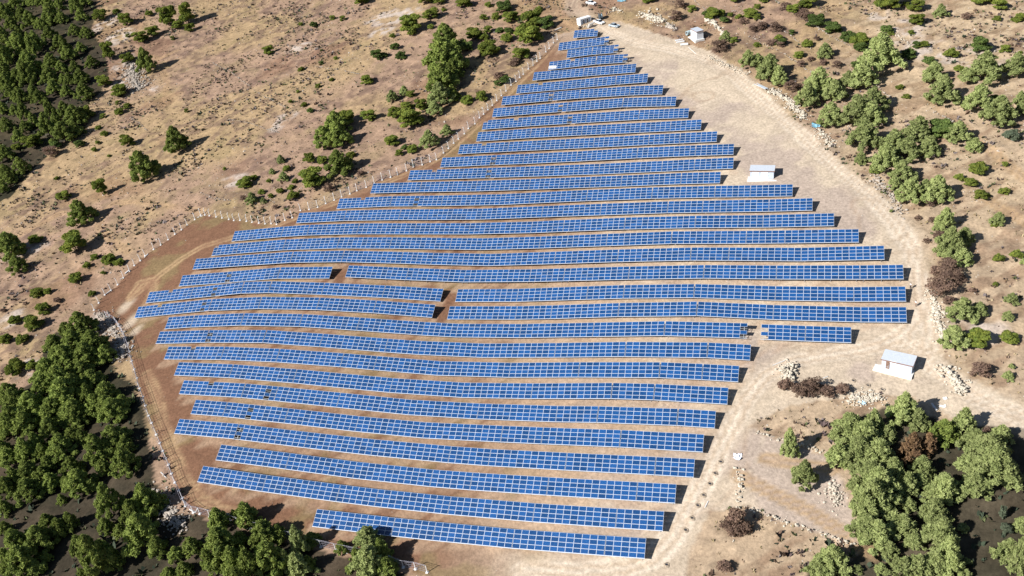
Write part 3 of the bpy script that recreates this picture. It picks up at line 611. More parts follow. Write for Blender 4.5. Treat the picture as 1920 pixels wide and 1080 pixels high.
batch(450, 260, 3.84, [(710,130,270,140,'pine'),(510,235,370,200),(495,90,190,90),(290,115,180,50,'light'),(590,130,190,90),(310,260,310,60,'light'),(340,210,240,60),(40,310,360,80),(155,370,405,50),(285,350,400,60),(80,430,470,70,'light'),(165,430,470,40,'light'),(100,270,300,60),(225,390,430,40),(640,330,390,90,'scrub'),(1240,60,110,80),(1075,0,50,80),(380,400,450,90),(370,340,370,50),(800,90,140,70),(1150,100,125,60),(870,230,270,60,'scrub'),(20,420,450,50,'scrub'),(260,480,510,50,'scrub'),(210,290,320,40),(400,300,330,50),(1190,50,90,60,'dark'),(235,230,260,40,'light')], 'bush')
batch(0, 520, 3.84, [(265,90,150,100),(340,100,135,70),(300,195,280,110),(230,305,400,150),(155,410,485,100),(30,400,490,90),(105,295,345,90),(110,590,710,140),(230,590,680,90),(659,95,140,60),(20,230,260,50,'scrub'),(410,160,190,60,'scrub'),(180,180,205,40,'scrub')], 'bush')
batch(0, 590, 4.044, [(600,60,170,150),(500,90,170,90),(550,150,280,130),(410,150,300,120),(700,170,330,160),(430,280,350,100),(790,230,370,110),(640,250,420,170),(500,310,450,180),(350,380,520,150),(560,450,650,160),(430,430,600,170),(330,500,650,160),(480,560,720,200),(700,430,560,120),(800,520,700,150),(130,570,800,180),(230,620,820,180),(60,560,680,130),(380,650,820,150),(560,700,820,150),(850,660,817,150),(930,620,720,90),(620,360,500,120),(290,640,760,120),(720,600,760,110)], 'pine')
batch(0, 760, 4.55, [(90,0,240,160),(200,60,260,150),(240,0,150,150),(430,100,300,140),(560,0,120,110),(650,40,180,150),(480,0,110,100),(900,0,100,150),(205,280,480,120),(300,230,400,100),(500,300,450,160),(820,240,500,160),(970,200,380,180),(1050,360,590,150),(1070,290,420,110),(400,460,560,110),(230,510,650,150),(120,540,700,110),(350,560,640,100),(50,610,780,130),(600,460,600,130),(660,560,760,180),(240,690,820,170),(430,600,720,120),(60,400,520,120),(870,480,600,110),(20,300,430,100),(90,620,720,100),(700,200,330,90),(600,200,300,90),(20,150,280,90),(350,330,450,80),(760,640,740,80),(560,620,700,80)], 'pine')
batch(0, 900, 4.55, [(390,290,390,90),(500,330,480,110),(590,280,420,90),(120,430,640,150),(330,400,600,190),(170,600,819,220),(50,590,800,100),(670,470,650,110),(790,460,819,200),(890,520,720,120),(890,320,450,90),(1210,30,300,170),(1130,170,400,150),(1180,300,600,220),(1330,100,250,120),(1020,400,480,90),(1330,480,640,110),(300,720,819,90),(1000,640,750,90),(1430,790,830,70),(40,360,460,80),(30,180,300,90),(520,120,200,60),(400,640,700,60),(250,430,560,80)], 'pine')
batch(220, 900, 4.55, [(860,240,420,130),(1090,200,400,140),(880,400,680,220),(980,560,800,140),(770,580,760,90),(1000,250,350,60),(620,510,630,120),(490,610,690,100),(1250,340,560,180),(1270,540,820,200),(1430,600,760,90,'light'),(560,740,830,110),(430,790,830,80),(840,690,780,100),(1380,380,520,90),(1040,440,560,90)], 'pine')
batch(500, 900, 4.55, [(265,400,640,130),(260,620,830,160),(150,620,760,90),(860,405,600,190),(870,560,830,250),(980,500,700,110,'pine'),(1020,660,819,140,'pine'),(380,480,560,100,'pine'),(640,540,620,90,'pine'),(430,760,800,50),(700,770,790,50,'pine'),(360,640,760,80,'pine'),(60,560,780,100,'pine'),(760,580,700,80,'pine')], 'light')
batch(1540, 720, 3.826, [(600,60,310,170),(200,230,420,200),(370,180,380,120),(330,260,480,200),(130,430,600,150),(270,380,600,200),(460,300,420,110),(420,450,640,220),(350,560,790,220),(520,540,760,160),(650,345,560,150,'dead'),(770,350,520,120,'dead'),(700,180,340,120),(730,520,680,130),(890,270,420,130,'pine'),(1030,180,370,130),(1290,295,430,120),(1110,330,520,180),(1200,400,620,250),(1250,480,720,260),(1050,540,650,130),(880,650,819,170),(1100,660,819,160),(1330,560,730,150),(1180,300,380,70,'scrub'),(90,440,560,90),(240,250,380,130),(480,620,800,160),(620,640,800,140)], 'light')
batch(1480, 880, 4.09, [(640,100,420,250),(700,-10,300,250),(600,380,540,190),(680,440,600,200),(880,350,500,150),(910,250,330,100),(1190,50,260,150),(1100,120,250,120),(1120,230,420,170),(1160,380,620,200),(1230,520,740,140),(330,610,800,210),(220,720,830,140),(420,780,830,80),(520,740,805,60),(700,740,800,80),(870,720,840,160),(980,670,830,170),(1120,640,810,180),(1240,640,820,150),(960,500,620,120),(1350,800,840,80),(560,180,420,90),(780,560,690,110),(560,420,520,80),(1330,420,480,70),(830,120,240,130),(1000,20,120,110)], 'light')
batch(1600, 866, 3.83, [(1110,560,740,140),(1190,550,819,110),(1200,400,500,90),(1080,300,410,50,'grey'),(1100,430,520,80,'grey'),(820,700,740,50)], 'light')
batch(1380, 60, 4.55, [(110,150,320,120),(190,180,300,90),(290,230,420,180),(370,290,470,110),(760,140,240,110),(1020,265,315,80,'dark'),(700,310,560,200),(600,430,660,150),(830,420,600,160),(1080,320,500,200),(1250,20,360,270),(1050,0,150,160,'bush'),(800,640,819,180),(1040,530,819,220),(1180,460,700,180),(1150,650,819,180),(950,380,480,120),(1060,100,180,110,'dark'),(540,190,220,60,'bush'),(590,110,135,60,'bush'),(480,430,520,140,'scrub'),(550,270,310,80,'scrub'),(740,260,290,80,'scrub'),(860,280,320,90,'scrub'),(380,110,150,80,'scrub'),(300,90,130,80,'scrub'),(690,60,90,60,'scrub'),(640,230,260,70,'scrub')], 'light')
batch(1600, 60, 4.55, [(470,160,240,120,'dark'),(600,80,150,90,'bush'),(640,210,290,110,'dark'),(700,280,460,160),(760,400,640,210),(830,160,240,120,'bush'),(1080,90,210,180,'dark'),(1290,140,180,90,'bush'),(1140,210,470,230),(1080,450,700,190),(1390,210,400,170),(1250,600,819,220),(390,470,500,70,'bush'),(450,540,575,70,'bush'),(900,290,350,80,'bush'),(1430,500,640,80),(1430,640,720,80),(960,300,420,90),(530,110,150,80,'dark'),(960,640,680,60,'bush'),(1200,540,600,80,'bush'),(1420,170,190,40,'bush'),(320,0,30,60,'bush'),(490,0,30,60,'bush')], 'light')
batch(1600, 200, 4.55, [(100,160,380,210),(350,210,400,170),(560,140,330,200),(770,90,290,230,'dark'),(900,210,340,170),(1040,290,400,110),(280,380,560,200),(470,300,470,180),(640,330,440,150),(430,480,650,160),(350,620,700,90),(500,630,830,180),(720,630,840,210),(620,640,800,150),(1350,180,310,140,'grey'),(1070,480,590,150,'bush'),(900,580,640,90,'bush'),(1090,700,800,120,'bush'),(1280,690,750,90,'bush'),(1000,600,690,110,'bush'),(1290,460,520,50,'bush'),(180,520,570,70,'pine'),(60,380,500,90)], 'light')
batch(1640, 360, 5.18, [(690,150,370,140),(740,330,620,210),(880,340,520,140),(860,550,720,140),(620,300,380,80),(1210,240,340,110),(1200,610,690,110,'bush'),(1380,580,660,120,'bush'),(1440,640,720,50),(800,440,640,160),(680,520,640,110),(160,160,200,30),(270,60,130,70,'scrub'),(1160,300,360,60,'bush'),(420,220,270,70,'scrub'),(560,240,300,80,'scrub'),(500,440,500,70,'scrub'),(700,690,760,90,'scrub')], 'light')
batch(1200, 0, 4.55, [(620,65,180,140),(690,75,160,80),(440,60,110,80),(730,260,380,80,'light'),(800,320,380,70),(930,90,170,120),(1000,110,180,60),(770,115,150,60),(1300,80,130,120),(1410,0,100,120),(1060,-10,30,90),(1430,370,410,90),(1360,460,510,90),(1240,70,110,100,'scrub'),(680,380,460,150,'scrub'),(310,130,200,130,'scrub'),(1000,60,90,70),(350,30,80,110,'scrub'),(840,140,165,60),(90,-20,40,120),(60,0,40,80),(820,0,30,100),(1180,340,370,80),(1290,280,310,60,'dark'),(960,250,290,80,'scrub'),(1150,360,390,70,'scrub'),(880,180,215,80,'scrub'),(1000,380,400,60),(1380,110,160,110,'scrub'),(560,110,150,70,'dark'),(720,170,210,80,'dark')], 'bush')
batch(1400, 520, 3.69, [(1500,160,310,150),(1610,200,270,90),(1440,340,500,150),(1600,410,490,170,'bush'),(1835,110,185,70),(1810,270,305,60),(1820,410,460,120,'bush'),(1810,650,710,60),(1340,40,150,200,'scrub'),(1450,-10,60,150,'scrub'),(660,750,820,110,'scrub'),(260,700,800,110,'scrub'),(450,750,820,170,'scrub'),(1400,150,200,90,'scrub'),(1830,615,640,40),(1720,40,65,40,'bush'),(1540,400,450,90,'scrub'),(1620,640,690,140,'scrub'),(360,760,830,130,'scrub'),(560,770,830,120,'scrub'),(1560,80,110,60,'scrub')], 'light')
batch(1400, 260, 3.69, [(1390,820,960,150),(1320,860,960,120),(1450,760,850,90),(1380,900,1000,150),(1270,430,480,80),(1330,640,700,80)], 'scrub')
batch(1400, 0, 3.69, [(990,0,100,190),(1170,0,100,120),(1340,25,130,70,'light'),(430,0,70,120),(40,75,140,90),(1640,-5,45,150),(1750,20,85,100),(1880,80,160,80),(1180,140,190,120),(1520,120,145,70,'scrub'),(1730,130,155,60),(1100,20,60,60),(480,140,200,130,'dark'),(600,190,240,120,'dark'),(700,260,300,110,'dark'),(420,120,160,100,'scrub'),(200,200,240,100,'scrub'),(100,180,220,90,'scrub'),(240,290,330,70,'dark'),(780,320,370,90,'dark'),(960,200,240,90,'dark')], 'bush')
batch(1400, 800, 3.69, [(290,20,220,90),(400,240,420,120),(330,290,330,50)], 'light')
batch(900, 0, 3.84, [(370,130,215,180),(480,110,220,110,'dark'),(340,240,340,200),(220,120,170,120),(300,340,440,130),(60,340,415,150),(200,260,310,90),(210,205,250,70,'dark'),(140,215,240,60,'dark'),(20,650,740,60),(180,60,85,120,'dark'),(30,250,300,80),(120,110,140,60),(420,60,90,60),(30,120,150,60),(60,210,240,70),(250,440,480,90,'scrub'),(140,520,580,90,'scrub'),(190,560,610,80,'dark'),(60,30,60,60)], 'bush')
batch(900, 800, 3.84, [(1850,590,740,150),(1790,640,740,110),(1900,680,780,120),(1830,700,800,110),(1760,1000,1050,120)], 'scrub')
# trees that close the canopy of the woods
FILL = []
def fill(poly, step, kind, hr, seed):
    r = random.Random(seed); q = [P(*p)[:2] for p in poly]; q = np.array(q); x0, y0 = q.min(0); x1, y1 = q.max(0)
    have = np.array([(g.x, g.y) for _, g, *_ in PLANTS])
    yy = y0
    while yy < y1:
        xx = x0
        while xx < x1:
            x, y = xx+r.uniform(-.4, .4)*step, yy+r.uniform(-.4, .4)*step; xx += step
            if not inpoly(np.array([x]), np.array([y]), q)[0]: continue
            z = gh(x, y); px, py = proj((x, y, z+6))
            if not (-40 < px < W+40 and -60 < py < H+90): continue
            if len(have) and np.min((have[:, 0]-x)**2+(have[:, 1]-y)**2) < (step*.62)**2: continue
            h = r.uniform(*hr); FILL.append((kind, Vector((x, y, z)), h, h*r.uniform(.56, .78), px, py))
        yy += step
fill([(-60,-40),(150,-40),(160,20),(150,60),(175,90),(175,140),(165,170),(145,190),(135,235),(90,262),(40,310),(-60,370)], 10.5, 'pine', (9, 15), 3)
fill([(-60,800),(20,760),(75,700),(100,650),(150,630),(195,670),(205,730),(235,780),(250,850),(250,900),(270,960),(300,1010),(400,1030),(520,1060),(600,1110),(600,1160),(-60,1160)], 6.6, 'pine', (6, 10), 4)
fill([(1600,830),(1700,790),(1800,830),(1900,830),(1960,850),(1960,1160),(1500,1160),(1600,1050),(1650,960)], 6.0, 'light', (5, 9), 5)
PLANTS = [p for p in PLANTS if not (p[5] > H+12 or p[4] < -25 or p[4] > W+25)]
np_ = sum(1 for p in PLANTS if p[0] in ('pine', 'light') and p[2] > 3.6); random.Random(2).shuffle(FILL)
PLANTS += FILL[:max(0, 298-np_)]; print('pines before fill', np_, 'fill', len(FILL))
KN = {'pine': ('pine_tree', 'pine', 'green pine'), 'light': ('pine_tree', 'pine', 'pale green pine'), 'dark': ('evergreen_shrub', 'shrub', 'dark evergreen shrub'), 'bush': ('green_bush', 'bush', 'round green bush'),
      'dead': ('dead_pine', 'tree', 'dead rust brown pine'), 'scrub': ('thorn_bush', 'shrub', 'brown thorny shrub'), 'grey': ('grey_shrub', 'shrub', 'grey green shrub')}
groups = {}
for i, (kind, g, h, wm, cx, cy) in enumerate(PLANTS):
    small = wm < 3.2
    if kind in ('pine', 'light'): nm, cat, ad = KN[kind] if h > 3.6 else ('young_pine', 'tree', 'young '+('pale ' if kind == 'light' else '')+'green pine')
    elif kind in ('bush', 'dark'):
        nm, cat, ad = KN[kind]
        if small: ad = ad.replace('round', 'small round').replace('dark', 'small dark')
    else: nm, cat, ad = KN[kind]
    size = 0 if wm < 2.6 else 1 if wm < 6.5 else 2
    r = random.Random(i); v = r.randrange(4)
    cm, tm = lib(kind, size, v)
    t = empty(nm, (g.x, g.y, g.z-.1)); t.rotation_euler = (r.uniform(-.05, .05), r.uniform(-.05, .05), r.uniform(0, 6.28))
    c = link('crown', cm, t); c.scale = (wm, wm, h); k_ = link('trunk', tm, t); k_.scale = (wm*.8, wm*.8, h) if h < wm*1.2 else (h*.8, h*.8, h)
    an = min(ANCH, key=lambda a: (a[0]-cx)**2+(a[1]-cy)**2*1.6)
    groups.setdefault((ad, an[2]), []).append((cx, t, cat))
for (ad, ph), ls in groups.items():
    ls.sort(key=lambda a: a[0])
    for j, (cx, t, cat) in enumerate(ls):
        if len(ls) == 1: lb = ad+' '+ph
        elif j == 0: lb = 'leftmost '+ad+' '+ph
        elif j == len(ls)-1: lb = 'rightmost '+ad+' '+ph
        else: lb = ad+', '+ORD[j+1]+' from left, '+ph
        w_ = lb.replace(',', '').split()
        if len(w_) > 16: lb = lb.replace(ad, ad.replace('small ', '').replace('round ', '').replace('pale ', ''))
        tag(t, lb, cat, {'pine': 'pines on the hillside', 'bush': 'bushes on the hillside', 'shrub': 'shrubs on the hillside', 'tree': 'trees on the hillside'}[cat])
from collections import Counter
print('plants', len(PLANTS), Counter(t[0] for t in PLANTS))

# ------------------------------------------------------------------ rocks
M_rock = mat('limestone', (.44, .385, .33), .9, .3, 2.5, 0, .15, .4)
M_rockp = mat('pale_limestone', (.56, .50, .41), .9, .25, 2.5, 0, .15, .4)
def rock_into(m, c, s, r, mi=0):
    vs = []; R = Matrix.Rotation(r.uniform(0, 6.28), 3, 'Z') @ Matrix.Rotation(r.uniform(-.4, .4), 3, 'X')
    for k, (rad, z, n) in enumerate(((.62, -.4, 5), (1., .0, 6), (.6, .48, 5))):
        for i in range(n):
            a = 6.283*(i+.5*k)/n; q = rad*(.7+.5*r.random())
            vs.append(R@Vector((q*math.cos(a)*s, q*math.sin(a)*s*.8, z*s*(.8+.3*r.random())))+Vector(c))
    f = []
    def band(a0, na, b0, nb):
        i = j = 0
        while i < na or j < nb:
            if j/nb <= i/na and j < nb: f.append((a0+i % na, b0+(j+1) % nb, b0+j % nb)); j += 1
            else: f.append((a0+i % na, a0+(i+1) % na, b0+j % nb)); i += 1
    band(0, 5, 5, 6); band(5, 6, 11, 5); f.append((15, 14, 13, 12, 11)[::-1]); f.append((4, 3, 2, 1, 0))
    m.add(vs, f, mi)
def heap_thing(name, pts, width, n, smin, smax, label, cat, seed, pale=False, group=None, high=.5):
    """stones lying in a heap (one place) or a line (several places); width in metres"""
    r = random.Random(seed); q = line(pts, 1.0) if len(pts) > 1 else np.array([P(*pts[0])[:2]]); c = q[len(q)//2]
    root = Vector((c[0], c[1], gh(*c))); m = MB()
    for i in range(int(n*1.5)):
        p = q[r.randrange(len(q))]; a = r.uniform(0, 6.28); d = abs(r.gauss(0, .45))*width*.5
        x, y = p[0]+d*math.cos(a), p[1]+d*math.sin(a); s = r.uniform(smin, smax)*(.62 if r.random() < .85 else 1.1)
        z = gh(x, y)+s*.25+max(0, (1-d/(width*.5)))*high*r.random()
        rock_into(m, Vector((x, y, z))-root, s, r)
    o = m.obj(name, M_rockp if pale else M_rock); o.location = root
    return tag(o, label, cat, group)
heap_thing('rock_heap', [(1447,172),(1462,180),(1475,190),(1490,205),(1508,219)], 5.0, 330, .25, .6, 'long heap of cream rocks between the wide track and the roadside pines', 'rocks', 1, True, None, .8)
heap_thing('rock_heap', [(1205,28),(1222,32),(1243,44)], 8, 190, .3, .9, 'boulders scattered on the cut bank at the hilltop, above the track', 'rocks', 2, True)
heap_thing('rock_heap', [(1252,48),(1262,56)], 4, 50, .4, .9, 'dark shaded boulder cluster at the right end of the hilltop bank', 'rocks', 3)
heap_thing('rock_heap', [(1325,38),(1345,52),(1356,64)], 3.5, 50, .5, 1.1, 'big pale boulders behind the small white hut', 'rocks', 4, True)
heap_thing('rock_heap', [(1600,752),(1622,746),(1645,748)], 6, 170, .22, .55, 'broken stones above the lower right wood, beside the light blue sack', 'rocks', 5, True)
heap_thing('rock_heap', [(1470,697),(1486,690),(1480,712)], 5, 170, .25, .6, 'rock heap inside the bend of the lower track', 'rocks', 6, True, None, 1.4)
heap_thing('rock_heap', [(1772,694),(1788,710),(1803,736)], 5, 150, .3, .7, 'cream rock heap right of the sloped-roof shed', 'rocks', 7, True, None, 1.2)
heap_thing('rock_heap', [(1743,548),(1755,580),(1762,612),(1770,645)], 4, 200, .25, .6, 'line of stones edging the site beside the brown thicket', 'rocks', 8, True)
heap_thing('rock_heap', [(1535,246),(1560,272)], 5, 90, .25, .6, 'stones below the blue tarpaulin beside the track', 'rocks', 9, True)
heap_thing('rock_heap', [(1640,335),(1665,362),(1690,400)], 7, 150, .2, .55, 'loose rubble between the track and the lower roadside pines', 'rocks', 10)
heap_thing('boulder_outcrop', [(246,120),(250,145),(262,168)], 16, 420, .35, 1.0, 'grey boulder outcrop beside the upper left wood', 'rocks', 11)
heap_thing('rock_heap', [(190,588),(212,620),(228,650),(232,672)], 9, 330, .3, .7, 'rubble between the lower left wood and the wire fence', 'rocks', 12)
heap_thing('rock_heap', [(288,930),(300,950),(322,972),(345,985)], 8, 260, .3, .7, 'rubble outside the bottom left fence corner', 'rocks', 13)
heap_thing('rock_heap', [(1563,918),(1566,940)], 6, 110, .18, .45, 'pale stone scatter on dry ground left of the lower right wood', 'rocks', 14, True)
heap_thing('rock_heap', [(1150,18),(1163,22)], 4, 45, .3, .6, 'builders rubble beside the person at the hilltop', 'rocks', 15, True)
heap_thing('rock_heap', [(1330,108),(1360,122),(1400,142)], 5, 120, .2, .5, 'stones lining the track below the small white hut', 'rocks', 16, True)
heap_thing('rock_heap', [(1381,882),(1388,894),(1376,1010)], 3, 60, .2, .5, 'small stones beside the lower track above the brown scrub', 'rocks', 17, True)
heap_thing('rock_heap', [(1085,50),(1100,51)], 2, 40, .2, .4, 'white stones at the foot of the white container', 'rocks', 18, True)
WALLS = [([(1400,952),(1440,968),(1492,986)], 'pale stone wall at the bottom, left half of the pair', 2.2), ([(1506,990),(1550,1004),(1596,1022)], 'pale stone wall at the bottom, right half beside the wood', 2.2),
 ([(1420,812),(1470,826)], 'short stone wall left of the slim young pine by the lower track', 1.6), ([(1496,834),(1550,850)], 'short stone wall right of the slim young pine', 1.6),
 ([(1440,-5),(1490,28),(1540,58),(1600,94)], 'long terrace edge of stones crossing the upper right slope', 1.2), ([(1372,20),(1420,38),(1470,62),(1520,92)], 'terrace edge of stones between the hut and the long terrace', 1.0),
 ([(1405,70),(1450,92),(1500,122),(1540,150)], 'terrace edge of stones above the metal frame', 1.0), ([(1300,0),(1330,25),(1352,40)], 'stone edge running down behind the hilltop bank', 1.2),
 ([(246,222),(262,232),(276,246)], 'white stone line on the clearing below the boulder outcrop', .9), ([(398,118),(430,134),(468,162)], 'stone line on the meadow, upper left of centre', .9),
 ([(476,170),(508,188),(535,202)], 'stone line left of the tall tree column, lower one', .9), ([(640,70),(612,88),(575,98)], 'stone line on the open upper slope', .9),
 ([(590,125),(640,132),(675,140)], 'stone line on the slope left of the tall tree column', .9), ([(430,225),(470,232),(522,250)], 'stone line above the thicket, left of the middle fence', .9),
 ([(1640,160),(1672,185)], 'terrace edge between the pines on the upper right', .9), ([(1745,205),(1800,240),(1850,270)], 'stone edge of the farm path behind the roadside pines', .9),
 ([(1780,90),(1830,100),(1920,98)], 'white stone edge on the straw field, upper right', 1.2), ([(1676,60),(1700,82),(1720,105)], 'pale rock ledge on the upper right terraces', 2.5),
 ([(30,480),(60,468),(95,455)], 'stone edge below the leftmost bushes', 1.2), ([(375,362),(400,372),(430,378)], 'stone line beside the wheel tracks above the post line', 1.0)]
for i, (pts, lb, wd) in enumerate(WALLS):
    ln_ = len(line(pts, 1.0)); heap_thing('stone_row', pts, wd, int(ln_*(4.2 if wd > 1.5 else 2.0)), .16, .42, lb, 'stone wall', 50+i, i < 4 or i == 17, 'dry stone walls')

# ------------------------------------------------------------------ ground cover nobody could count
def ghv(x, y):
    u = (x+560)/.9; v = (y-88)/.9; i = u.astype(int); j = v.astype(int); a = u-i; b = v-j; i = i+FX0; j = j+FY0
    return (VZ[j, i]*(1-a)+VZ[j, i+1]*a)*(1-b)+(VZ[j+1, i]*(1-a)+VZ[j+1, i+1]*a)*b
def inview(x, y, z, pad=30):
    d = np.stack([x, y, z-CAMZ], -1); zz = d@CW; px = W/2+F*(d@CR)/zz; py = H/2-F*(d@CU)/zz
    return (px > -pad) & (px < W+pad) & (py > -pad) & (py < H+pad)
OCC = (np.clip(site+r1+wood, 0, 1)).reshape(ny, nx); SITEG = site.reshape(ny, nx); ROADG = (np.clip(r1+t2*.8, 0, 1)).reshape(ny, nx)
def look(Gd, x, y):
    i = np.clip(((x+560)/.9).astype(int)+FX0, 0, nx-1); j = np.clip(((y-88)/.9).astype(int)+FY0, 0, ny-1); return Gd[j, i]
def scatter(n, seed, dens):
    r = np.random.default_rng(seed); x = r.uniform(-555, 105, n); y = r.uniform(92, 515, n); z = ghv(x, y)
    k = inview(x, y, z) & (r.random(n) < dens(x, y)); return x[k], y[k], z[k], r
def build(name, V, Fc, mi, mats):
    me = bpy.data.meshes.new(name); me.from_pydata(V.tolist(), [], Fc.tolist())
    for m in mats: me.materials.append(m)
    me.polygons.foreach_set('material_index', mi); return link(name, me)
def tufts(name, n, seed, dens, smin, smax, mats, nb=4, flat=1.):
    x, y, z, r = scatter(n, seed, dens); N = len(x); s = r.uniform(smin, smax, N)*np.where(r.random(N) < .12, 1.6, 1.)
    mi0 = r.integers(0, len(mats), N); V = []; MI = []
    for b in range(nb):
        a = r.uniform(0, 6.283, N); lean = r.uniform(.25, .9, N); c = np.stack([x, y, z-.05], -1)+r.normal(size=(N, 3))*np.array([.22, .22, 0])*s[:, None]
        e = np.stack([np.cos(a)*lean, np.sin(a)*lean, flat*np.ones(N)], -1); e /= np.linalg.norm(e, axis=1)[:, None]
        t = np.stack([-np.sin(a), np.cos(a), np.zeros(N)], -1)
        w_ = .30*s[:, None]; l_ = (s*r.uniform(.6, 1.1, N))[:, None]
        V.append(np.stack([c-t*w_, c+t*w_, c+e*l_*.6+t*w_*.9, c+e*l_, c+e*l_*.55-t*w_*.9], 1)); MI.append(mi0)
    V = np.concatenate(V); k = len(V); Fc = np.arange(k*5).reshape(k, 5)
    return build(name, V.reshape(-1, 3), Fc, np.concatenate(MI).astype(np.int32), mats), N
M_sc = [mat('heather_twigs', (.105, .072, .068), .9, .3, 3), mat('brown_twigs', (.15, .095, .065), .9, .3, 3), mat('olive_leaves', (.10, .115, .045), .9, .3, 3), mat('dark_leaves', (.035, .05, .028), .9, .3, 3), mat('grey_twigs', (.16, .13, .125), .9, .3, 3)]
M_gr = [mat('straw', (.36, .28, .17), .9, .3, 3), mat('dry_grass', (.28, .22, .12), .9, .3, 3), mat('tan_stems', (.24, .165, .115), .9, .3, 3)]
def d_scrub(x, y):
    return (1-look(OCC, x, y))*(.02+1.1*sstep(.42, .62, fbm(x, y, 30, 61))*sstep(.42, .6, fbm(x, y, 7, 62, 3)))
def d_grass(x, y): return (1-look(OCC, x, y))*(.25+.75*sstep(.4, .6, fbm(x, y, 12, 63, 3)))
o, n_ = tufts('low_scrub', 110000, 5, d_scrub, .35, .95, M_sc, 5, .8); tag(o, 'low dark heather and thorn scrub scattered over the open hillside', 'scrub', None, 'stuff'); print('scrub', n_)
o, n_ = tufts('dry_grass', 60000, 6, d_grass, .3, .6, M_gr, 3, .9); tag(o, 'tufts of dry straw coloured grass on the open hillside', 'grass', None, 'stuff'); print('grass', n_)
def d_floor(x, y): return look(wood.reshape(ny, nx), x, y)*.9
o, n_ = tufts('wood_undergrowth', 26000, 8, d_floor, .5, 1.3, [M_sc[3], M_sc[2], M_sc[3]], 4, .8); tag(o, 'dark undergrowth on the floor of the woods', 'undergrowth', None, 'stuff')
def d_stone(x, y):
    s = look(SITEG, x, y); rd = look(ROADG, x, y)
    return (1-rd)*(.10+.9*sstep(.50, .66, fbm(x, y, 11, 64, 3))*(1-s*.8))*(1-look(wood.reshape(ny, nx), x, y))
x, y, z, r = scatter(42000, 7, d_stone); N = len(x); s = r.uniform(.08, .30, N)*np.where(r.random(N) < .06, 2.0, 1); s = s*np.where(look(SITEG, x, y) > .5, .55, 1)
base = np.array([(1, 0, 0), (0, 1, 0), (-1, 0, 0), (0, -1, 0), (0, 0, .8)])
V = base[None]*s[:, None, None]*r.uniform(.6, 1.3, (N, 5, 1)); a = r.uniform(0, 6.28, N); ca_, sa_ = np.cos(a)[:, None], np.sin(a)[:, None]
V = np.stack([V[..., 0]*ca_-V[..., 1]*sa_, V[..., 0]*sa_+V[..., 1]*ca_, V[..., 2]-.02], -1)+np.stack([x, y, z], -1)[:, None]
Fc = (np.array([(0, 1, 4), (1, 2, 4), (2, 3, 4), (3, 0, 4)])[None]+5*np.arange(N)[:, None, None]).reshape(-1, 3)
tag(build('loose_stones', V.reshape(-1, 3), Fc, np.zeros(len(Fc), np.int32), [M_rock]), 'small loose stones strewn over the hillside and site', 'stones', None, 'stuff'); print('stones', N)

# ------------------------------------------------------------------ fences and posts
M_conc = mat('concrete', (.66, .66, .66), .85, .18, 5, 0, .2, .2)
M_wire = mat('wire_netting', (.42, .40, .46), .6, .1, 4, .2, .3)
def post_mb(out, h=2.25):
    m = MB(); m.tube((0, 0, -.3), (0, 0, h), .10, .085, 4); o_ = Vector((out[0], out[1], 0))*.42; m.tube((0, 0, h-.04), (o_.x, o_.y, h+.38), .085, .06, 4)
    m.box((0, 0, .03), (.62, .62, .22)); return m
def outward(pts, i):
    a = G(*pts[max(0, i-1)]); b = G(*pts[min(len(pts)-1, i+1)]); d = (b-a); n_ = Vector((d.y, -d.x, 0)).normalized(); return n_
def fence(name, pts, label, sgn, gaps=()):
    g = [G(*p) for p in pts]; root = empty(name, g[0]); tag(root, label, 'fence')
    for i, p in enumerate(g):
        n_ = outward(pts, i)*sgn; o = post_mb(n_).obj('post', M_conc, root); o.location = p-g[0]
    net = MB()
    for i in range(len(g)-1):
        if i in gaps: continue
        a, b = g[i]-g[0], g[i+1]-g[0]; dist = (b-a).length; na = outward(pts, i)*sgn*.42; nb = outward(pts, i+1)*sgn*.42
        for hgt in (.15, .7, 1.25, 1.8, 2.2): net.tube(a+Vector((0, 0, hgt)), b+Vector((0, 0, hgt)), .022, n=3, cap=False)
        net.tube(a+na+Vector((0, 0, 2.6)), b+nb+Vector((0, 0, 2.6)), .02, n=3, cap=False)
        k = int(dist/.42)
        for j in range(1, k):
            t = j/k; t2_ = (j+1)/k if j % 2 else (j-1)/k
            net.tube(a.lerp(b, t)+Vector((0, 0, .12)), a.lerp(b, min(1, max(0, t2_)))+Vector((0, 0, 2.2)), .011, n=3, cap=False)
    net.obj('wire_netting', M_wire, root)
    for i in (5, 16, 27, 36):                                        # diagonal braces seen on the corner posts
        if i < len(g)-1:
            m = MB(); d = (g[i+1]-g[i]).normalized(); m.tube((g[i]-g[0])+Vector((0, 0, 1.9)), (g[i]-g[0])-d*1.5+Vector((0, 0, -.1)), .075, n=4); m.obj('brace', M_conc, root)
fence('wire_fence', FENCE_A, 'wire fence on white angled concrete posts along the upper left edge of the array', 1)
fence('wire_fence', FENCE_C, 'wire fence on concrete posts along the lower left wood and bottom edge', 1)
for i, p in enumerate(FENCE_B):
    o = post_mb(outward(FENCE_B, i)).obj('fence_post', M_conc); o.location = G(*p); o.rotation_euler = (RNG.uniform(-.05, .05), RNG.uniform(-.05, .05), 0)
    tag(o, ('first' if i == 0 else ORD[i+1] if i < len(FENCE_B)-1 else 'last')+' concrete post, counted down the unwired line left of the array', 'fence post', 'concrete fence posts not yet wired')
def lying(p, q, label, r=.09, name='lying_post', cat='concrete post', m=None, group='concrete posts lying about'):
    a, b = G(*p), G(*q); mb = MB(); mb.tube((0, 0, r), b-a+Vector((0, 0, r)), r, n=4); o = mb.obj(name, m or M_conc); o.location = a; return tag(o, label, cat, group)
lying((370,407.5), (380,404.8), 'concrete post lying flat beside the fence corner near the wheel tracks', .12)
lying((235,514.5), (243.5,508), 'thick concrete post lying beside the post line, halfway down', .22)
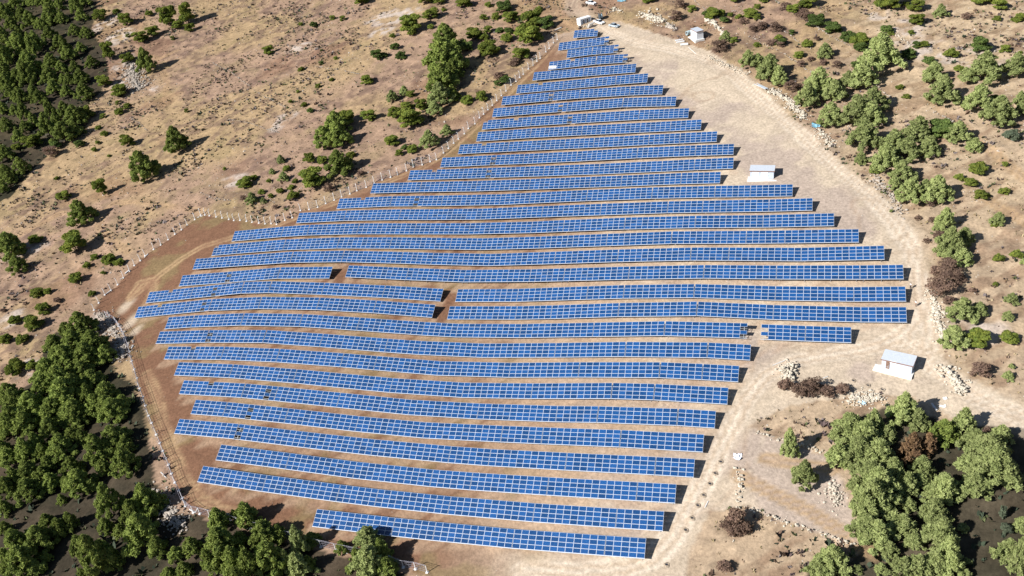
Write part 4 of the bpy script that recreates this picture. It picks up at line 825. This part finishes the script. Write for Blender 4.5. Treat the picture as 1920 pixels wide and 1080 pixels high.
lying((225,524), (233,520.5), 'concrete post lying below the halfway posts of the left line', .12)
lying((198,552.5), (209,545), 'concrete post lying at the lower end of the unwired line', .13)
lying((271,483), (278,476.5), 'concrete post lying where the left post line bends', .15)
lying((302,886), (311,895), 'white post lying on rubble outside the lower left fence', .12)
lying((247,654), (250,647.5), 'short post lying inside the fence by the pale soil', .16)
lying((355,955), (366,962), 'concrete post lying against the bottom left fence corner', .15)
lying((1747,758), (1756,771), 'white beam lying above the lower right wood', .22)
lying((1746,757), (1750,766), 'thin white beam lying across the larger white beam', .12)
lying((1536,713), (1552,706.5), 'thin white post lying below the bend of the lower track', .10)
lying((1449,685), (1472,676), 'long white plank on the rock heap in the track bend', .10)
lying((1322,952), (1328,940), 'thin white post lying right of the lower track', .10)
for i, (a, b) in enumerate((((1266,77.5),(1281,74.5)), ((1268,81),(1283,78)), ((1276,85.5),(1290,83.5)))):
    lying(a, b, ['topmost', 'middle', 'lowest and thickest'][i]+' of the three white pipes left of the small hut', [.28, .3, .42][i], 'pipe', 'pipe', mat('white_pvc', (.72, .74, .76), .4, .1, 3), 'white pipes beside the hut')
lying((1291,89), (1305,101), 'thin white pipe pointing from the small hut to the track', .08, 'pipe', 'pipe', None, 'white pipes beside the hut')
lying((1041,58), (1053,52), 'pale pipe lying outside the fence left of the container', .2, 'pipe', 'pipe', None, None)

# ------------------------------------------------------------------ buildings
M_white = mat('white_render', (.62, .64, .68), .8, .06, 2, 0, .3, .1)
M_bluew = mat('pale_blue_render', (.44, .49, .58), .8, .08, 2, 0, .3, .1)
M_roof = mat('grey_roof_sheet', (.52, .56, .62), .6, .12, 3, .1, .4)
M_fasc = mat('rusty_fascia', (.24, .14, .11), .8, .3, 3)
M_slab = mat('concrete_slab', (.70, .69, .66), .9, .12, 2, 0, .2, .2)
M_door = mat('white_metal_door', (.82, .83, .84), .4, .05, 2)
M_dark = mat('dark_opening', (.03, .035, .05), .6, .2, 3)
M_brown = mat('brown_door', (.20, .12, .09), .6, .3, 3)
def frame_at(A, B):
    a, b = G(*A), G(*B); d = Vector((b.x-a.x, b.y-a.y, 0)); return a, math.atan2(d.y, d.x), d.length
def hut(name, A, B, depth, h, label, doors, slab, wallm, roofback=.25, windows=()):
    a, ang, w = frame_at(A, B); t = empty(name, a, rotz(ang)); tag(t, label, 'building')
    zlo = min(gh(a.x+math.cos(ang)*u-math.sin(ang)*v, a.y+math.sin(ang)*u+math.cos(ang)*v) for u in (0, w) for v in (-slab[1], depth))-a.z
    m = MB(); m.box((w/2+slab[2], (depth-slab[1])/2, (zlo-.4+.18)/2), (w+slab[0], depth+slab[1]+.3, .18-zlo+.4)); m.obj('slab', M_slab, t)
    m = MB(); r_ = roofback; m.add([(0, 0, .18), (w, 0, .18), (w, depth, .18), (0, depth, .18), (0, 0, h), (w, 0, h), (w, depth, h+r_), (0, depth, h+r_)],
          [(0, 1, 5, 4), (1, 2, 6, 5), (2, 3, 7, 6), (3, 0, 4, 7), (4, 5, 6, 7), (3, 2, 1, 0)]); m.obj('wall', wallm, t)
    o_ = .22; s = r_/depth
    m = MB(); m.add([(-o_, -o_, h+.03-s*o_), (w+o_, -o_, h+.03-s*o_), (w+o_, depth+o_, h+.03+r_+s*o_), (-o_, depth+o_, h+.03+r_+s*o_)]+[(-o_, -o_, h+.15-s*o_), (w+o_, -o_, h+.15-s*o_), (w+o_, depth+o_, h+.15+r_+s*o_), (-o_, depth+o_, h+.15+r_+s*o_)],
          [(3, 2, 1, 0), (4, 5, 6, 7), (0, 1, 5, 4), (1, 2, 6, 5), (2, 3, 7, 6), (3, 0, 4, 7)])
    rf = m.obj('roof', M_roof, t)
    m = MB(); m.box((w/2, -o_-.03, h+.08-s*o_), (w+2*o_+.1, .05, .26)); m.box((w+o_+.03, depth/2, h+.09+r_/2), (.05, depth+2*o_, .26), 0, Matrix.Rotation(math.atan(s), 3, 'X')); m.obj('fascia', M_fasc, rf)
    for (x0, x1, z0, z1, mm, nm) in doors:
        m = MB(); m.box(((x0+x1)/2, -.03, (z0+z1)/2), (x1-x0, .06, z1-z0)); d_ = m.obj(nm, mm, t)
        if nm == 'door': m = MB(); m.box((x1-.15, -.09, (z0+z1)/2), (.05, .06, .25)); m.obj('handle', M_rail, d_)
        m = MB(); [m.box(((x0+x1)/2, -.065, zz), (x1-x0-.3, .02, .05)) for zz in (z0+.35, z0+.5, z0+.65)]; m.obj('louvre', M_rail, d_)
    return t, w
t, w = hut('transformer_shed', (1652.5, 689.5), (1708.5, 703.4), 3.1, 2.35, 'pale blue shed with sloped grey roof on a white slab, right of the array', [(.9, 1.7, .2, 2.2, M_brown, 'door')], (1.9, 1.3, -.55), M_bluew, .45)
m = MB(); m.box((2.4, -.03, 2.2), (1.5, .05, .7)); m.obj('sign_board', M_white, t)
hut('transformer_shed', (1406.5, 336.0), (1450.6, 335.2), 3.0, 2.6, 'white shed with two pale doors standing beside the middle rows right end', [(.65, 2.5, .2, 2.3, M_door, 'door'), (3.2, 5.1, .2, 2.3, M_door, 'door')], (1.6, 1.1, .1), M_bluew, .35)
t, w = hut('guard_hut', (1295.4, 71.0), (1306.7, 80.2), 2.7, 3.0, 'small white hut with shadow on terrace near the hilltop', [], (1.2, .8, .0), M_white, .1)
M_cont = mat('white_container_steel', (.80, .81, .82), .5, .05, 2)
a, ang, w = frame_at((1078.2, 48.9), (1089, 48.6)); b_ = G(1108, 38.5); e = G(1088.6, 48.4); Lc = min(7.5, max(5.5, math.hypot(b_.x-e.x, b_.y-e.y))); an2 = math.atan2(b_.y-e.y, b_.x-e.x)
t = empty('shipping_container', e, rotz(an2)); tag(t, 'white shipping container with dark openings standing at the hilltop', 'container'); t.scale = (1, 1, 1)
m = MB(); m.box((Lc/2, 1.22, 1.35), (Lc, 2.44, 2.6)); [m.box((Lc/2, 1.22+sx*1.24, zz), (Lc+.04, .08, .14)) for sx in (-1, 1) for zz in (.1, 2.62)]; m.obj('body', M_cont, t)
m = MB(); m.box((Lc/2, 1.22, 2.70), (Lc+.1, 2.56, .06)); m.obj('roof', M_cont, t)
for i in range(5):
    m = MB(); m.box((.9+i*(Lc-1.4)/4.6, -.03, 1.2), (.62, .05, 1.9)); m.obj('door', M_dark if i % 2 else mat('blue_grey_panel', (.25, .33, .45), .5, .1, 2), t)

# ------------------------------------------------------------------ cars
M_paint = {'white': mat('white_car_paint', (.78, .79, .80), .25, .03, 1, 0, .6), 'silver': mat('silver_car_paint', (.50, .58, .64), .25, .05, 1, .4, .6)}
M_glass = mat('car_glass', (.015, .02, .028), .08, .1, 1, 0, .6); M_tyre = mat('tyre', (.02, .02, .02), .8, .2, 5); M_lamp = mat('lamp_glass', (.7, .7, .65), .2, .1, 1)
def car(name, p, q, col, label, pickup=False):
    a, b = G(*p), G(*q); ang = math.atan2(b.y-a.y, b.x-a.x); c = (a+b)/2; Lc = 4.5 if not pickup else 5.1
    sl2 = math.atan2(b.z-a.z, math.hypot(b.x-a.x, b.y-a.y))
    t = empty(name, c, rotz(ang)@Matrix.Rotation(-sl2, 3, 'Y')); tag(t, label, 'car', 'vehicles parked at the hilltop')
    def shell(prof, wl, wu, z_split, m, nm, mt):
        vs = []; n = len(prof)
        for s in (-1, 1):
            for x, z in prof: vs.append((x, s*(wl if z < z_split else wu), z))
        m.add(vs, [(i, (i+1) % n, n+(i+1) % n, n+i) for i in range(n)]+[tuple(range(n)), tuple(reversed(range(n, 2*n)))]); return m.obj(nm, mt, t)
    h = Lc/2
    o = shell([(-h, .35), (h-.1, .32), (h, .55), (h-.15, .78), (h-1.1, .92), (-h+.25, .98), (-h, .85)], .88, .84, .9, MB(), 'body', M_paint[col])
    bv = o.modifiers.new('bevel', 'BEVEL'); bv.width = .06; bv.segments = 2
    cab = [(-h+.35, .95), (h-1.2, .90), (h-1.9, 1.42), (-h+1.2, 1.46)] if not pickup else [(-.3, .95), (h-1.2, .92), (h-1.8, 1.55), (0., 1.58)]
    g_ = shell(cab, .80, .62, 1.2, MB(), 'windows', M_glass)
    m = MB(); x0, x1 = cab[3][0]+.03, cab[2][0]-.03; z_ = cab[3][1]
    m.box(((x0+x1)/2, 0, z_+.012), (x1-x0, 1.22, .06)); m.obj('roof', M_paint[col], t)
    if pickup:
        m = MB(); m.box((-h/2-.15, 0, .985), (h-.7, 1.35, .02)); m.obj('cargo_bed', M_dark, t)
    for sx in (-1, 1):
        for sy in (-1, 1):
            m = MB(); x = sx*(h-.85); m.tube((x, sy*.70, .33), (x, sy*.91, .33), .33, n=14); wl = m.obj('wheel', M_tyre, t)
            m = MB(); m.tube((x, sy*.90, .33), (x, sy*.925, .33), .19, n=10); m.obj('rim', M_rail, wl)
        m = MB(); m.box((h-.03, sx*.62, .66), (.08, .32, .14)); m.obj('headlight', M_lamp, t)
car('parked_car', (1100.8, 6.0), (1116, 9.2), 'white', 'white car parked above the container, farthest up the picture')
car('pickup_truck', (1115, 40.5), (1131.5, 45.5), 'white', 'white pickup parked right of the white container', True)
car('parked_car', (1141.5, 48.5), (1162.5, 52.2), 'silver', 'silver car parked alone on the hilltop track')
# cable drum, board stack, hose coil, tarp, frame
M_drum = mat('dark_drum_steel', (.05, .07, .09), .6, .3, 3); M_board = mat('white_board', (.78, .77, .75), .6, .08, 2); M_blue = mat('blue_plastic', (.18, .38, .50), .5, .3, 3); M_coil = mat('grey_blue_hose', (.40, .52, .56), .5, .3, 6)
def wheel_drum(p, R_, label):
    t = empty('cable_drum', G(*p), rotz(.5)); tag(t, label, 'cable drum')
    for s in (-1, 1):
        m = MB(); m.tube((s*.55-.05, 0, R_), (s*.55+.05, 0, R_), R_, n=22); m.obj('flange', M_drum, t)
    m = MB(); m.tube((-.5, 0, R_), (.5, 0, R_), R_*.62, n=18); m.obj('cable', M_coil, t)
wheel_drum((1126.5, 37), 1.35, 'dark round cable drum standing behind the white pickup')
t = empty('board_stack', G(1106.5, 51), rotz(-.5)); tag(t, 'leaning stack of white boards below the container', 'boards')
for i in range(5): m = MB(); m.box((.18*i, 0, .75), (.05, 2.6, 1.7), 0, Matrix.Rotation(.5, 3, 'Y')); m.obj('board', M_board, t)
t = empty('hose_coil', G(1287.5, 67.5), rotz(.8)); tag(t, 'coiled grey blue hose left of the small hut', 'hose')
m = MB()
for j in range(7):
    for i in range(16):
        a0, a1 = 6.283*i/16, 6.283*(i+1)/16; R_ = .75
        m.tube((j*.28, R_*math.cos(a0), R_+R_*math.sin(a0)), (j*.28, R_*math.cos(a1), R_+R_*math.sin(a1)), .09, n=5, cap=False)
m.obj('loops', M_coil, t)
def cloth(name, p, sx, sy, hgt, mt, label, cat, seed):
    g = G(*p); m = MB(); N = 9; r = random.Random(seed); vs = []
    for i in range(N):
        for j in range(N):
            u, v = i/(N-1)-.5, j/(N-1)-.5; x, y = u*sx*(1+.25*r.uniform(-1, 1)), v*sy*(1+.25*r.uniform(-1, 1))
            vs.append((x, y, gh(g.x+x, g.y+y)-g.z+.05+hgt*(.5+.5*math.cos(6.28*u)*math.cos(6.28*v))*r.random()))
    m.add(vs, [(i*N+j, (i+1)*N+j, (i+1)*N+j+1, i*N+j+1) for i in range(N-1) for j in range(N-1)]); o = m.obj(name, mt); o.location = g
    sd = o.modifiers.new('thick', 'SOLIDIFY'); sd.thickness = .03; return tag(o, label, cat)
cloth('tarpaulin', (1529.5, 237), 2.6, 2.0, 1.0, M_blue, 'crumpled blue tarpaulin below the roadside pines', 'tarpaulin', 3)
cloth('plastic_sheet', (1383, 857), 1.6, 1.5, .6, mat('white_plastic', (.74, .78, .88), .4, .2, 4), 'crumpled white plastic sheet right of the lower track', 'plastic sheet', 4)
cloth('plastic_sack', (1617, 754), 1.6, 1.1, .5, mat('light_blue_plastic', (.45, .66, .80), .5, .2, 4), 'light blue sack among stones above the lower right wood', 'sack', 5)
cloth('plastic_sheet', (1166, 3), 3.4, 1.6, .5, M_blue, 'light blue sheet at the top edge above the hilltop rubble', 'plastic sheet', 6)
cloth('plastic_sack', (1771.5, 748), .8, .7, .5, M_board, 'small white bag on pale ground above the white beams', 'sack', 7)
cloth('plastic_sack', (1767, 762), 1.2, .6, .2, M_board, 'flattened white scrap right of the white beams', 'sack', 8)
a, ang, w = frame_at((1414, 160), (1435, 174.5)); t = empty('metal_frame', a, rotz(ang)); tag(t, 'pale metal frame lying beside the track under two pines', 'frame')
m = MB(); m.box((w/2, 1.05, .55), (w, .12, .14)); m.box((w/2, -.05, .55), (w, .12, .14)); m.obj('side_rail', M_alu, t)
m = MB(); m.box((w*.62, .5, .6), (w*.74, 1.0, .08)); m.obj('deck', mat('pale_steel_sheet', (.60, .66, .74), .4, .1, 3, .2), t)
for x in (.1, w-.1):
    for y in (0, 1.): m = MB(); m.box((x, y, .2), (.1, .1, .7)); m.obj('leg', M_rail, t)
o = MB(); a = G(1034.5, 127.0)
q = ROW3[4][0]; A4 = np.array([q[0, 0]+.3, row_y(4), q[0, 2]])
c = Vector((A4[0]+2.3, A4[1]-3.05*ct, A4[2]-3.05*st_+.12+.1)); o.box((0, 0, 0), (5.0, 1.25, .06), 0, RT); o = o.obj('white_cover', M_board); o.location = c
tag(o, 'white cover sheet lying on the lower left corner of a hilltop table', 'cover sheet')
# dug holes with a rim of thrown earth
M_dirt = mat('dug_earth', (.36, .29, .22), .95, .4, 3, 0, .1, .6)
HPX = [(1351.8,865),(1341.4,886.7),(1331.8,906),(1319.8,927.6),(1308.9,947),(1298.4,970.6),(1286.2,992.7),(1250.3,1058),(1600.5,713.8),(1627.6,721.9),(1654.7,730)]
for i, p in enumerate(HPX):
    g = G(*p); m = MB(); n = 12; r = random.Random(i); vs = []
    for k_, (rad, zz) in enumerate(((.75, -.08), (.5, .16), (.3, .10), (.24, -.02))):
        for j in range(n): a_ = 6.283*j/n; q_ = rad*(.85+.3*r.random()); vs.append((q_*math.cos(a_), q_*math.sin(a_), zz*(.6+.7*r.random())))
    m.add(vs, [(k_*n+j, k_*n+(j+1) % n, (k_+1)*n+(j+1) % n, (k_+1)*n+j) for k_ in range(3) for j in range(n)])
    o = m.obj('post_hole', M_dirt, None, True); o.location = g
    m = MB(); m.tube((0, 0, -.1), (0, 0, .05), .25, n=10); h_ = m.obj('pit', M_dark, o)
    lb = 'dug post hole with earth rim, '+(ORD[i+1]+' down the row right of the lower track' if i < 8 else ['left', 'middle', 'right'][i-8]+'most of three below the sloped-roof shed' if i != 9 else 'middle one of three below the sloped-roof shed')
    tag(o, lb, 'post hole', 'dug post holes')

# ------------------------------------------------------------------ people
M_skin = mat('skin', (.42, .26, .18), .6, .1, 5); M_hair = mat('dark_hair', (.03, .02, .02), .7, .2, 5)
def person(p, face, shirt, trousers, label, arm=0.):
    g = G(*p); t = empty('person', g, rotz(face)); tag(t, label, 'person')
    J = [((0, 0, .95), .13), ((0, 0, 1.15), .12), ((0, 0, 1.38), .14), ((0, 0, 1.50), .055), ((0, .01, 1.56), .06), ((0, .01, 1.66), .098), ((0, .01, 1.74), .075),
         ((.10, 0, .90), .10), ((.12, .04, .50), .065), ((.12, -.02, .09), .045), ((.13, .15, .04), .035),
         ((-.10, 0, .90), .10), ((-.13, -.04, .50), .065), ((-.14, -.08, .09), .045), ((-.15, .08, .04), .035),
         ((.19, 0, 1.42), .06), ((.26, .02, 1.14), .045), ((.27, .14+arm, .93+arm), .032), ((-.19, 0, 1.42), .06), ((-.26, -.02, 1.14), .045), ((-.27, .08, .92), .032)]
    E_ = [(0, 1), (1, 2), (2, 3), (3, 4), (4, 5), (5, 6), (0, 7), (7, 8), (8, 9), (9, 10), (0, 11), (11, 12), (12, 13), (13, 14), (2, 15), (15, 16), (16, 17), (2, 18), (18, 19), (19, 20)]
    for hand, s in ((17, 1), (20, -1)):
        hx, hy, hz = J[hand][0]; pb = len(J); J.append(((hx, hy+.02, hz-.06), .026)); E_.append((hand, pb))
        for f in range(4): J.append(((hx+(f-1.5)*.017, hy+.035, hz-.11), .009)); E_.append((pb, len(J)-1)); J.append(((hx+(f-1.5)*.018, hy+.05, hz-.15+.008*abs(f-1.5)), .008)); E_.append((len(J)-2, len(J)-1))
        J.append(((hx-s*.035, hy+.05, hz-.08), .010)); E_.append((pb, len(J)-1))
    me = bpy.data.meshes.new('body'); me.from_pydata([j[0] for j in J], E_, []); me.materials.append(M_skin); o = link('body', me, t)
    sk = o.modifiers.new('skin', 'SKIN'); me.skin_vertices.new() if not me.skin_vertices else None
    for i, j in enumerate(J): me.skin_vertices[0].data[i].radius = (j[1], j[1])
    me.skin_vertices[0].data[0].use_root = True
    sb = o.modifiers.new('sub', 'SUBSURF'); sb.levels = sb.render_levels = 1
    def wear(nm, ids, grow, mt):
        mp = {v: i for i, v in enumerate(ids)}; me2 = bpy.data.meshes.new(nm); me2.from_pydata([J[i][0] for i in ids], [(mp[a], mp[b]) for a, b in E_ if a in mp and b in mp], []); me2.materials.append(mt)
        o2 = link(nm, me2, t); o2.modifiers.new('skin', 'SKIN')
        if not me2.skin_vertices: me2.skin_vertices.new()
        for k_, i in enumerate(ids): me2.skin_vertices[0].data[k_].radius = (J[i][1]+grow, J[i][1]+grow)
        me2.skin_vertices[0].data[0].use_root = True; s2 = o2.modifiers.new('sub', 'SUBSURF'); s2.levels = s2.render_levels = 1
    wear('shirt', [1, 2, 15, 16, 18, 19], .018, shirt); wear('trousers', [0, 7, 8, 9, 11, 12, 13], .016, trousers)
    m = MB(); m.tube((0, -.01, 1.70), (0, -.01, 1.80), .115, .06, 10); m.obj('hair', M_hair, t, True)
M_cl = {'white': mat('white_cotton', (.72, .74, .80), .9, .1, 4), 'navy': mat('navy_denim', (.05, .07, .14), .9, .2, 4), 'rust': mat('rust_cotton', (.30, .16, .11), .9, .2, 4), 'tan': mat('tan_trousers', (.30, .22, .17), .9, .2, 4), 'black': mat('black_cloth', (.02, .02, .025), .9, .2, 4)}
person((1716.3, 574.2), 2.0, M_cl['white'], M_cl['tan'], 'person in a white shirt and brown trousers standing between two row ends')
person((1706.9, 541.8), -1.2, M_cl['white'], M_cl['black'], 'person in dark trousers standing above the corner of a table row', .1)
person((1137.6, 30.3), .6, M_cl['rust'], M_cl['navy'], 'person in a rust top and blue trousers walking at the hilltop')
